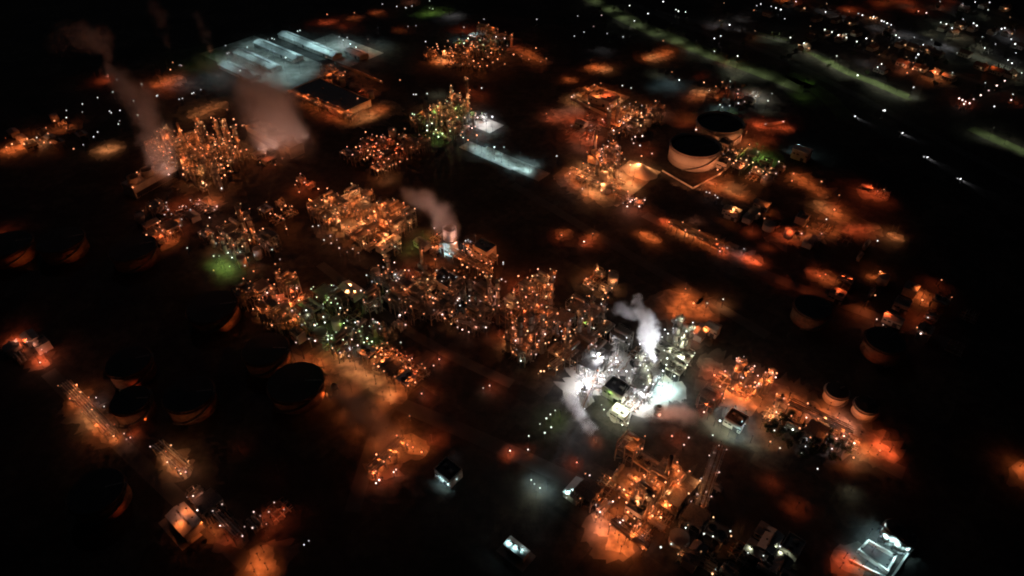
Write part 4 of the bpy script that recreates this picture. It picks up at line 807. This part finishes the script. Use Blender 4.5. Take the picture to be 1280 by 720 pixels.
field('trail', 885, 685, 44, 17, 20, LOW + ' frame2 column', 'ym', 500, 5, .3, 12, 36)
field('trail', 965, 690, 14, 14, 5, 'shed manifold cooler', 'm', 900, 3, .4, 12, 37)
field('pit', 878, 630, 8, 22, 5, 'column frame2 drum', 'p', 1200, 3, .4, 12, 38)
field('bund', 420, 92, 22, 12, 4, 'drum frame2 manifold', 'o', 1800, 3, .6, 13, 39)
field('bund', 425, 105, 60, 8, 5, 'shed drum vtank', 'o', 600, 4, .2, 14, 40)
field('redyard', 382, 232, 14, 10, 4, LOW, 'r', 900, 3, .5, 13, 41)
field('redyard', 350, 268, 14, 14, 6, LOW + ' frame2', 'o', 1500, 3, .7, 13, 42)
field('redyard', 340, 195, 20, 14, 5, LOW, 'o', 900, 3, .3, 14, 43)
field('east', 1010, 290, 50, 16, 10, 'vtank drum shed manifold', 'o', 700, 4, .2, 16, 44)
field('east', 1092, 242, 16, 12, 5, LOW, 'r', 900, 3, .4, 13, 45)
field('east', 1125, 385, 50, 30, 12, LOW, 'o', 600, 5, .15, 18, 46)
field('glow', 862, 415, 14, 8, 3, 'drum shed manifold', 'p', 900, 3, .4, 13, 47)
field('west', 60, 172, 40, 30, 10, LOW, 'o', 900, 4, .2, 18, 48)
field('rackside', 35, 438, 16, 12, 6, LOW + ' frame2', 'p', 900, 3, .4, 12, 49)
field('nearend', 256, 630, 14, 8, 6, 'frame2 exch manifold drum', 'p', 1000, 3, .5, 11, 50)
field('nearend', 336, 648, 8, 12, 4, 'exch manifold', 'p', 900, 3, .4, 11, 51)
# the white plant
field('white', 752, 466, 12, 16, 7, 'manifold frame2 exch manifold', 'w', 3500, 2, .9, 10, 52)
field('white', 800, 492, 7, 16, 5, 'frame3 manifold frame2', 'w', 3500, 2, .8, 10, 53)
field('white', 836, 455, 12, 12, 6, 'cooler frame3 cooler frame2', 'm', 2500, 2, 1, 12, 54)
field('white', 785, 440, 14, 10, 5, 'frame3 column manifold', 'w', 900, 3, .3, 12, 55)
for x, yb, yt, r in ((841, 440, 396, 1.6), (858, 436, 408, 1.3), (850, 446, 412, 1.2), (800, 470, 440, 1.6), (793, 478, 446, 1.3), (806, 500, 468, 1.2)):
    column('white', x, yb, yt, r, 'mw', 2600, 2)
# pipe racks
for a in (('rows', 560, 321, 612, 349), ('rows', 584, 313, 618, 333), ('rackside', 88, 489, 142, 547, 'o', 1800), ('rackside', 202, 564, 234, 593, 'yp', 1800), ('nearend', 262, 634, 303, 676, 'p', 700),
          ('maze', 465, 352, 512, 380, 'om', 1600), ('bund', 366, 121, 440, 152, 'o', 2200, 1), ('olive', 690, 466, 760, 416, 'y', 900), ('white', 722, 520, 740, 478, 'w', 2500), ('white', 784, 500, 806, 462, 'w', 2500),
          ('sand', 750, 236, 780, 252, 'o', 1800), ('green2', 392, 430, 452, 438, 'p', 900), ('farcol', 212, 214, 258, 226, 'o', 2500), ('pit', 866, 660, 896, 570, 'p', 500, 4), ('rect', 762, 176, 802, 150, 'o', 1800),
          ('road', 838, 286, 900, 318, 'o', 500, 4), ('row', 466, 596, 504, 560, 'o', 1500, 3), ('yellow', 470, 300, 498, 318, 'y', 2500), ('tower', 640, 402, 655, 448, 'or', 1600), ('front', 766, 660, 806, 690, 'o', 1200, 3),
          ('maze', 575, 408, 610, 416, 'p', 1200), ('trail', 848, 696, 890, 720, 'y', 700, 3), ('strip2', 984, 512, 1058, 548, 'o', 500, 4)):
    rack(*a)
# fired heaters
for k, x, y, c in (('yellow', 482, 292, 'o'), ('farcol', 236, 196, 'o'), ('front', 827, 618, 'y'), ('tower', 668, 418, 'o'), ('sand', 742, 205, 'o'), ('maze', 530, 350, 'o'), ('olive', 734, 436, 'o')):
    put(k, 'heater', P(x, y), None, c, 2500, 2)
# ------------------------------------------------------------------ tanks
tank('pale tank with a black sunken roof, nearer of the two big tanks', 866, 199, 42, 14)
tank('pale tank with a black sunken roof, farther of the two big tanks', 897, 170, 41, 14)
wash('low orange floodlight aimed at the wall of the nearer big tank', [(826, 222), (840, 235), (858, 241), (876, 241), (893, 234), (905, 222)], (866, 199), 'a', 6500, 'floodlights round the nearer big tank', 3, 120)
wash('low orange floodlight aimed at the wall of the farther big tank', [(906, 204), (920, 200), (934, 192), (942, 180)], (897, 170), 'a', 6500, 'floodlights round the farther big tank', 3, 120)
wash('low floodlight aimed at the upper squat tank', [(1012, 510), (1024, 520), (1040, 524)], (1042, 498), 'o', 1700, 'floodlights at the upper squat tank')
wash('low floodlight aimed at the lower squat tank', [(1048, 530), (1060, 539), (1076, 543)], (1079, 516), 'o', 1700, 'floodlights at the lower squat tank')
tank('squat tank lit pinkish, nearer the lit yard of the far pair behind it', 1042, 498, 12, 7, -.35)
tank('squat tank lit pinkish, closest to the end of the orange yard', 1078, 516, 12, 7, -.35)
tank('dark open tank whose curved wall glows beside the smoky road', 374, 492, 30, 10, -.35, 'rust')
for x, y, d, t, fl, c, w in ((271, 399, 30, 'tank with an orange-lit edge standing alone above the smoky road', [(299, 421)], 'o', 3600), (131, 629, 25, 'nearly black tank with a faint red edge near the pink-roofed building', [(168, 652)], 'r', 1500),
        (19, 320, 30, 'tank glowing orange on its near side at the edge of the dark field', [(48, 342)], 'o', 8000), (84, 315, 30, 'tank with a faint orange foot beside the glowing one', [(112, 336)], 'o', 3500), (169, 468, 24, 'dark tank with a dim red front by the lone racks', [(171, 497)], 'r', 2600),
        (1099, 441, 22, 'dark tank with a dim orange edge above the two squat tanks', [(1070, 466)], 'r', 2200), (1010, 399, 22, 'almost black tank behind the orange pad', [(984, 420)], 'r', 700), (173, 325, 30, 'almost unlit tank between the glowing tanks and the green corner', [(203, 348)], 'r', 900),
        (243, 508, 26, 'unlit tank between the lone racks and the dark open tank', [(275, 532)], 'r', 500), (337, 452, 26, 'tank with a pale orange edge beside the dark open tank', [(366, 471)], 'o', 4200), (172, 516, 20, 'low dark tank with a bright orange front by the lone racks', [(160, 534), (186, 530)], 'o', 3200)):
    tank(t, x, y, d, 11, -.35, 'rust')  # the floods below are added to draw lit crescents on these walls
    wash(' '.join(('floodlight at the ' + t).split(' ')[:12]).removesuffix(' the').removesuffix(' at').removesuffix(' a').removesuffix(' by').removesuffix(' and').removesuffix(' above'), fl, (x, y), c, w * .55, 'floodlight at ' + t, 2.5, 62)
wash('added low orange floodlight aimed at the dark open tank', [(412, 480), (414, 498)], (375, 492), 'o', 6000, 'added floodlights at the dark open tank', 2.5, 62)  # added floods, standing in for the yard's glow on this wall
tank('small white tank with a black roof at the walled basin, upper of two', 1110, 671, 7.5, 9, -.35)
tank('small white tank with a black roof at the walled basin, lower of two', 1126, 682, 7.5, 9, -.35)
wash('small white floodlight at the two small tanks', [(1098, 676), (1112, 690), (1134, 694), (1100, 664)], (1118, 676), 't', 4200, 'floodlights at the two small tanks', 3, 110)
bund('white wall around the basin with a dark reddish floor', [(1072, 690), (1084, 678), (1118, 697), (1108, 716), (1072, 690)], 2.2, .8, 'tank')
bund('outer white wall along the corner yard of the walled basin', [(1140, 684), (1112, 726), (1062, 702)], 1.6, .8, 'tank')
bund('pale low wall along the dark far enclosure', [(362, 117), (400, 98), (462, 131), (440, 150)], 1.8, .8)
bund('pale straight wall above the dark far enclosure', [(420, 79), (478, 104)], 2.5, 1)
bund('bright low wall around the orange yard beyond the round unit', [(746, 110), (714, 125), (758, 146)], 3, .8)
bund('low wall edging the two big tanks', [(828, 214), (866, 236), (900, 218), (934, 186)], 1.2, .6)
bund('thin pinkish wall between two red lamps behind the tanks', [(955, 158), (980, 154)], 2.5, 1)
bund('white low wall around the pale box of the white plant', [(762, 520), (784, 533), (790, 512)], 2, .6, 'tank')
yard(1095, 697, 13, 12, R(-35), 'asphalt')
# ------------------------------------------------------------------ buildings
building('box building with a dark roof inside the white plant', 770, 494, 13, 10, 7, TH, 'dark', True)
building('small pale green-lit building with a white parapet in the white plant', 774, 520, 9, 7, 4, TH, 'paleroof', True)
building('teal-lit building with a square dark roof and bright rim beside the white plant', 918, 530, 10, 9, 5, TH, 'dark', True)
building('long dark roofed building with bright edges below the twin rack rows', 558, 357, 19, 13, 6, TH, 'dark', True)
building('brown-lit square building at the end of the twin rack rows', 606, 322, 13, 10, 10, TH, 'roof', True)
building('pink-roofed building at the end of the lone rack', 234, 656, 16, 9, 5, TH, 'paleroof')
building('long narrow building with a bright ridge above the yellow-lit unit', 435, 252, 27, 6, 5, R(50), 'paleroof')
building('short pale building joining the long narrow one', 452, 250, 14, 8, 6, TH, 'paleroof')
building('tan shed at the foot of the yellow-lit unit', 486, 309, 18, 7, 5, R(50), 'paleroof')
building('black building inside the small white-lit yard', 561, 596, 11, 9, 6, TH, 'dark', True)
building('long white shed lying alone in the dark ground', 646, 690, 11, 4.5, 4, TH, 'paleroof')
building('pale mint-lit shed beside a second one below the white plant', 720, 617, 11, 8, 4, R(50), 'paleroof')
building('white shed with dark stripes in the dim olive yard', 960, 683, 12, 7, 5, R(50), 'paleroof')
building('yellow-lit shed with bright ends in the dim olive yard', 866, 700, 12, 6, 6, R(50), 'roof')
building('small yellow-walled building above the dark green unit', 440, 368, 15, 9, 5, TH, 'paleroof')
building('tan building on the edge of the orange unit and the dark tank field', 374, 424, 8, 6, 6, TH, 'roof', True)
building('teal-lit small round-backed store beside the two big tanks', 1000, 198, 14, 9, 9, TH, 'paleroof')
building('small building lit orange on one side before the big tanks', 915, 272, 10, 8, 6, TH, 'wall', True)
building('small pinkish building at the edge of the orange pad', 889, 417, 8, 6, 7, TH, 'roof')
for k, (x, y, L, t) in enumerate(((300, 92, 58, 'nearest the steam cloud'), (322, 78, 70, 'second from the steam cloud'), (348, 66, 74, 'in the middle of the yard'), (376, 54, 66, 'fourth from the steam cloud'), (404, 66, 50, 'towards the bright white end'))):
    building('long low pale warehouse in the teal-lit yard, ' + t, x, y, L, 13, 4, TH, 'paleroof')
building('small warehouse at the bright white end of the teal yard', 446, 70, 26, 12, 4.5, TH, 'paleroof')
building('dark flat building inside the far rectangular enclosure', 415, 126, 78, 34, 6, TH, 'dark', True)
building('dark roofed building in the bright walled yard beyond the sandy unit', 755, 128, 26, 18, 6, TH, 'roof', True)
# pale heap in the sandy unit
b = MB(); rg = random.Random(3)
for i in range(9):
    for j in range(28):
        a = math.tau * j / 28; rr = 13 * (1 - i / 8.2) * (1 + .16 * noise.noise(Vector((math.cos(a) * 1.6, math.sin(a) * 1.6, i * .3)))); b.v.append((rr * math.cos(a) * 1.25, rr * math.sin(a) * .8, 8 * (i / 8) ** 1.1))
for i in range(8):
    for j in range(28): b.f.append([i * 28 + j, i * 28 + (j + 1) % 28, (i + 1) * 28 + (j + 1) % 28, (i + 1) * 28 + j])
b.f.append([8 * 28 + j for j in range(28)])
p_ = P(801, 215); tag(link('spoil_heap', b.mesh('spoil_heap', M['tank'], True), None, p_, TH), 'bright pale cone-shaped heap beside the sandy unit', 'heap', None, 'thing')
# the white-lit tower and the cooling tower: bodies with fan stacks
sp = Spec(); p_ = P(564, 315)
sp.add('casing', MB().lathe([(5.2, 0), (4.9, 7), (4.5, 14), (4.4, 19), (4.7, 21), (4.4, 21), (4.1, 19), (4.2, 14), (4.6, 7), (4.9, 0)], 28, close=True), 'paleroof', None, True)
st = MB()
for k in range(14):
    a = math.tau * k / 14; st.bar((5.45 * math.cos(a), 5.45 * math.sin(a), .2), (4.75 * math.cos(a), 4.75 * math.sin(a), 20.8), .12)
sp.add('rib', st, 'silver'); sp.add('platform', MB().lathe([(4.8, 12), (6, 12), (6, 12.2), (4.8, 12.2)], 24, close=True), 'grating')
place(sp, 'cooling_tower', 'white-lit round tower breathing a pink plume', 'cooling tower', (p_.x, p_.y, 0), 0)
wash('low white floodlight at the foot of the white-lit tower', [(546, 322), (556, 327), (566, 329)], (564, 315), 't', 5500, 'floodlights at the foot of the white-lit tower', 3, 110)
sp = Spec(); p_ = P(345, 180)
sp.add('casing', MB().box((0, 0, 5), (64, 14, 10)), 'wall'); sp.add('louvre', MB().box((0, -7.1, 2.5), (62, .3, 4)).box((0, 7.1, 2.5), (62, .3, 4)), 'dark')
for k in range(5): sp.add('fan_stack', MB().lathe([(5, 10), (4.2, 12.5), (4.5, 14.5), (4.3, 14.5), (4.0, 12.5), (4.7, 10)], 24, (-25 + k * 12.5, 0, 0), True), 'wall', None, True)
sp.lamps += [(-32, -8, 11), (32, -8, 11), (0, -8, 11), (-16, 8, 11)]
place(sp, 'cooling_tower', 'long cooling tower of five fans under the large steam cloud', 'cooling tower', (p_.x, p_.y, 0), TH, None, 'o', 2500, 1)
p_ = P(206, 222); place(sp, 'cooling_tower', 'cooling tower of five fans at the edge of the dense column unit', 'cooling tower', (p_.x, p_.y, 0), R(60), None, 'o', 2500, 1)
# chimneys under the white plumes
def chimney(label, x, y, h, r):
    s = Spec(); s.add('flue', MB().lathe([(r * 1.3, 0), (r, h), (r * .8, h), (r * 1.05, .2)], 20, close=True), 'concrete', None, True)
    s.add('rim', MB().lathe([(r + .01, h - 1), (r + .3, h - 1), (r + .3, h - .3), (r + .01, h - .3)], 20, close=True), 'steel')
    s.add('platform', MB().lathe([(r * 1.1, h * .7), (r + 1.3, h * .7), (r + 1.3, h * .7 + .15), (r * 1.1, h * .7 + .15)], 16, close=True), 'grating')
    p = P(x, y); place(s, 'chimney', label, 'chimney', (p.x, p.y, 0), 0)
chimney('short chimney under the tall white plume', 815, 468, 12, 2.2)
chimney('low vent stack under the drifting smoke at the near edge of the white plant', 729, 494, 7, 1.6)
chimney('low vent stack under the pinkish smoke beside the pit', 822, 518, 7, 1.6)
chimney('thin vent stack between the smoky road and the dark open tank', 420, 492, 8, 1.4)
uplight('strong white floodlight aimed up into the tall plume', [(796, 478), (806, 488), (828, 478), (836, 464), (800, 462)], (810, 420, 30), 'w', 120000, 'floodlights under the tall plume', 8, 60)
uplight('added orange floodlight aimed up into the large steam cloud', [(300, 190), (330, 202), (365, 198), (390, 182), (345, 196)], (340, 150, 45), 'n', 52000, 'added floodlights under the large steam cloud', 6, 70)  # from here on the uplights are added to brighten the steam
uplight('added orange floodlight aimed up into the tall faint plume', [(190, 230), (216, 226), (184, 214)], (198, 180, 50), 'n', 60000, 'added floodlights under the tall faint plume', 6, 70)
uplight('added pinkish floodlight aimed up into the plume of the white-lit tower', [(550, 322), (575, 322), (540, 300)], (545, 262, 36), 'n', 30000, 'added floodlights under the pink plume', 6, 70)
uplight('added white floodlight aimed at the smoke near the edge of the plant', [(742, 506), (738, 494)], (722, 518, 9), 'w', 24000, 'added floodlights by the drifting smoke', 6, 90)
uplight('added white floodlight aimed at the haze near the box building', [(812, 530), (872, 512)], (840, 516, 9), 'p', 12000, 'added floodlights by the drifting haze', 6, 90)
uplight('added dim reddish floodlight aimed up into the faint far plume', [(140, 104), (120, 98)], (125, 55, 70), 'p', 24000, 'added floodlights under the faint far plume', 6, 70)
uplight('added dim reddish floodlight aimed up into the faint steam column', [(264, 74), (212, 70)], (230, 30, 60), 'p', 14000, 'added floodlights under the faint steam columns', 6, 80)
# ------------------------------------------------------------------ trees, houses, cars
def leafcrown(seed, h):
    g = random.Random(seed); b = MB(); cl = [(Vector((g.gauss(0, .22) * h, g.gauss(0, .22) * h, h * g.uniform(.45, .92))), h * g.uniform(.10, .2)) for _ in range(16)]
    for c, r in cl:
        for _ in range(46):
            d = Vector((g.gauss(0, 1), g.gauss(0, 1), g.gauss(0, .8))).normalized() * r * g.uniform(.5, 1.15); p = c + d
            u = Vector((g.gauss(0, 1), g.gauss(0, 1), g.gauss(0, 1))).normalized(); w = u.cross(d.normalized() + Vector((.01, .02, .9))).normalized(); s = h * .045
            n0 = len(b.v); b.v += [tuple(p - u * s), tuple(p + w * s * .7), tuple(p + u * s), tuple(p - w * s * .7)]; b.f.append([n0, n0 + 1, n0 + 2, n0 + 3])
    t = MB().tube([(0, 0, 0), (.1, .1, h * .3), (0, .2, h * .7)], [h * .035, h * .025, h * .012], 7)
    for c, r in cl[:7]: t.tube([(0.05, .1, h * .35), tuple(c)], [h * .014, h * .005], 5)
    return t.mesh('trunk', M['bark']), b.mesh('crown', M['leaf'])
TREES = [leafcrown(s, hh) for s, hh in ((1, 8), (2, 10), (3, 6.5), (4, 9))]
def tree(x, y, label, group):
    p = P(x, y); t, c = TREES[rnd.randrange(4)]; o = link('tree', None, None, (p.x, p.y, 0), rnd.uniform(0, 6)); s = rnd.uniform(.5, .85); o.scale = (s, s, s)
    tag(o, label, 'tree', group); link('trunk', t, o); link('crown', c, o)
for x, y in ((958, 540), (965, 534), (972, 545), (978, 528), (985, 523), (990, 545), (996, 550), (1002, 536), (1006, 545), (1012, 556), (1018, 540), (1024, 551), (1030, 546), (1036, 556), (1046, 563), (1028, 565), (1056, 566), (1015, 570), (985, 560), (1001, 575), (1040, 575)):
    tree(x, y, 'dark bushy tree standing out against the orange yard before the squat tanks', 'trees before the orange yard')
for i in range(46):
    x, y = rnd.uniform(900, 1290), rnd.uniform(8, 125)
    tree(x, y, 'dim tree between the dark houses beyond the grass strips', 'trees in the town')
for i in range(16):
    t = i / 15; tree(735 + 265 * t + rnd.uniform(-5, 5), -2 + 106 * t + rnd.uniform(-7, 9), 'dim tree on the wide pale-lit grass strip', 'trees on the wide grass strip')
hs = Spec(); hb = MB().box((0, 0, 2), (12, 8, 4)); hs.add('wall', hb, 'wall')
r_ = MB(); r_.v = [(-6.5, -4.6, 4.02), (6.5, -4.6, 4.02), (6.5, 4.6, 4.02), (-6.5, 4.6, 4.02), (-6.5, 0, 6.6), (6.5, 0, 6.6)]; r_.f = [[0, 1, 5, 4], [2, 3, 4, 5], [1, 2, 5], [3, 0, 4], [3, 2, 1, 0]]
k_ = hs.add('roof', r_, 'tile'); hs.add('chimney', MB().box((3, 1.2, 6.6), (.8, .8, 1.8)), 'wall', k_); hs.add('door', MB().box((1, -4.03, 1.1), (1, .08, 2.2)), 'dark')
for x in (-4, -1.5, 4): hs.add('window', MB().box((x, -4.03, 2.1), (1.5, .08, 1.2)), 'glass')
hs.lamps += [(2, -4.4, 2.5)]
for x, y in ((985, 8), (1000, 12), (1020, 26), (1045, 28), (1062, 30), (1110, 44), (1125, 58), (1140, 62), (1158, 64), (1170, 70), (1190, 44), (1200, 34), (1215, 38), (1240, 42), (1258, 44), (1272, 60), (1205, 70), (1225, 86), (1245, 92), (1262, 96), (1128, 82), (1150, 88), (1165, 94), (1185, 100), (1090, 62), (1070, 44), (1050, 52), (1030, 46), (1012, 50), (1205, 14), (1228, 10), (1256, 12), (1100, 90), (960, 20), (1005, 62), (1178, 38)):
    p = P(x, y); place(hs, 'house', 'dark pitched-roof house among the street lamps of the town', 'house', (p.x, p.y, 0), TH + (math.pi / 2 if rnd.random() < .4 else 0) - R(15), 'dark houses in the town', 'yywo', 700, 1, .3, .45)
def car(x, y, rz, label):
    s = Spec(); s.add('body', MB().box((0, 0, .65), (4.3, 1.75, .7)).box((-.2, 0, 1.2), (2.3, 1.55, .55)), 'car')
    for u in (-1.35, 1.35):
        for v in (-.85, .85): s.add('wheel', MB().tube([(u, v - .12, .33), (u, v + .12, .33)], .33, 12), 'rubber')
    s.add('windscreen', MB().box((.98, 0, 1.2), (.08, 1.4, .45)), 'glass')
    p = P(x, y); o = place(s, 'car', label, 'car', (p.x, p.y, .02), rz)
    for v in (-.6, .6):
        h = link('headlight', bulb_mesh('w', .42), o, (2.2, v, .75)); l = add_light(h, (.5, 0, 0), 'w', 1800, 50); l.rotation_euler = (R(84), 0, R(-90))
car(1066, 145, R(-58), 'car with bright headlights on the dark road past the grass strips')
car(1125, 166, R(-55), 'car farther along the dark road, its beams on a strip of grass')
car(1156, 196, R(-60), 'car whose headlights show as one point in the dark field')
car(1197, 223, R(-60), 'car with faint headlights lowest on the dark road')
# ------------------------------------------------------------------ steam plumes
plume('broad grey-brown steam cloud over the cooling tower and teal yard', [(358, 180, 14, 30), (350, 166, 34, 36), (338, 144, 64, 36), (324, 122, 94, 31), (310, 104, 122, 25), (292, 84, 146, 20), (272, 66, 162, 12)], .021, seed=14, scale=1.25)
plume('tall faint brown plume beside the dense column unit', [(204, 226, 14, 13), (205, 204, 30, 20), (201, 180, 50, 22), (192, 154, 70, 22), (176, 130, 90, 21), (152, 104, 107, 15)], .028, seed=2, scale=1.2)
plume('pink plume drifting from the white-lit tower', [(566, 297, 21, 7), (560, 283, 28, 13), (549, 268, 36, 17), (534, 252, 43, 16), (514, 240, 50, 13)], .045, seed=3)
plume('tall bright white plume rising from the white plant', [(815, 456, 13, 3.4), (813, 438, 22, 6), (811, 420, 31, 9), (807, 404, 40, 8), (802, 388, 50, 6), (797, 374, 58, 4.5)], .17, seed=4, scale=1.5)
plume('thin brown wisp beside the tall white plume', [(802, 400, 38, 4), (790, 393, 40, 6), (776, 386, 43, 7)], .05, seed=5)
plume('pale smoke curling from the near edge of the white plant', [(712, 496, 6, 8), (718, 508, 8, 7), (726, 524, 10, 7), (738, 544, 9, 5)], .2, seed=6, scale=1.2)
plume('pinkish haze drifting from the white plant to the teal-lit box', [(806, 520, 7, 6), (826, 517, 9, 9), (846, 516, 10, 10), (864, 521, 9, 8)], .11, seed=7)
plume('low orange smoke spreading over the smoky road', [(424, 486, 7, 12), (446, 508, 10, 18), (466, 532, 10, 18), (484, 552, 9, 13)], .024, seed=8)
plume('very faint plume leaning over the dark land', [(134, 92, 12, 7), (133, 70, 45, 11), (128, 48, 72, 19), (104, 46, 82, 20), (72, 56, 80, 13)], .02, seed=9)
plume('very faint column of steam above the far teal yard', [(262, 60, 14, 9), (256, 40, 45, 14), (248, 22, 70, 10)], .014, seed=10)
plume('very faint column of steam over the dark land beyond', [(206, 56, 14, 9), (202, 30, 60, 14), (194, 4, 95, 12)], .014, seed=11)
gl = random.Random(21)
for pts, st in (([(1000, -4), (1080, 20), (1180, 58), (1290, 96)], 15), ([(1062, 60), (1190, 92), (1290, 126)], 17), ([(1142, -4), (1220, 8), (1290, 33)], 14), ([(1030, 37), (1090, 52), (1150, 76)], 14), ([(1180, 22), (1236, 52), (1285, 70)], 13), ([(850, 14), (930, 34), (1010, 58)], 22), ([(880, -2), (980, 22), (1060, 46)], 16)):
    sm = smooth_line(pts, 6); acc = 0
    for a_, b_ in zip(sm, sm[1:]):
        acc += math.hypot(b_[0] - a_[0], b_[1] - a_[1])
        if acc > 1.7 * st * gl.uniform(.6, 1.4): acc = 0; lamps('town', f'{b_[0] + gl.uniform(-3, 3):.1f},{b_[1] + gl.uniform(-2, 2):.1f},{gl.choice("ymwyo")},{gl.uniform(.3, 1.1):.2f}', w=600, h=8, br=gl.uniform(.3, .5))
hooded('west', '134,100,r,1 128,98,r,.6', h=9)
build_lamps()
# ------------------------------------------------------------------ night sky and an added faint fill light
w = bpy.data.worlds.new('World'); sc.world = w; w.use_nodes = True; nt = w.node_tree; bg = nt.nodes['Background']
sk = nt.nodes.new('ShaderNodeTexSky'); sk.sky_type = 'NISHITA'; sk.sun_disc = False; sk.sun_elevation = R(-4); sk.sun_rotation = R(200)
nt.links.new(sk.outputs[0], bg.inputs['Color']); bg.inputs['Strength'].default_value = .05
sl = bpy.data.lights.new('night_fill', 'SUN'); sl.energy, sl.angle, sl.color = .03, R(.5), (.8, .88, 1)  # unseen sun lamp added to lift the darkest ground
so = link('night_fill', sl); so.rotation_euler = (R(50), 0, R(200))
v = sc.view_settings; v.view_transform, v.look, v.exposure, v.gamma = 'Standard', 'None', 0, 1; v.use_curve_mapping = False
cy = sc.cycles
cy.max_bounces, cy.diffuse_bounces, cy.glossy_bounces, cy.transmission_bounces, cy.volume_bounces, cy.transparent_max_bounces = 3, 1, 1, 1, 1, 8
cy.use_light_tree = True; cy.volume_step_rate = 1.5; cy.volume_max_steps = 48; cy.use_adaptive_sampling = True; cy.adaptive_threshold = .03; cy.adaptive_min_samples = 12; cy.sample_clamp_indirect = 2; cy.sample_clamp_direct = 0; cy.caustics_reflective = False; cy.caustics_refractive = False
cy.filter_width = 2.0; cy.use_denoising = True
print('lights', NL[0], 'objects', len(bpy.data.objects))
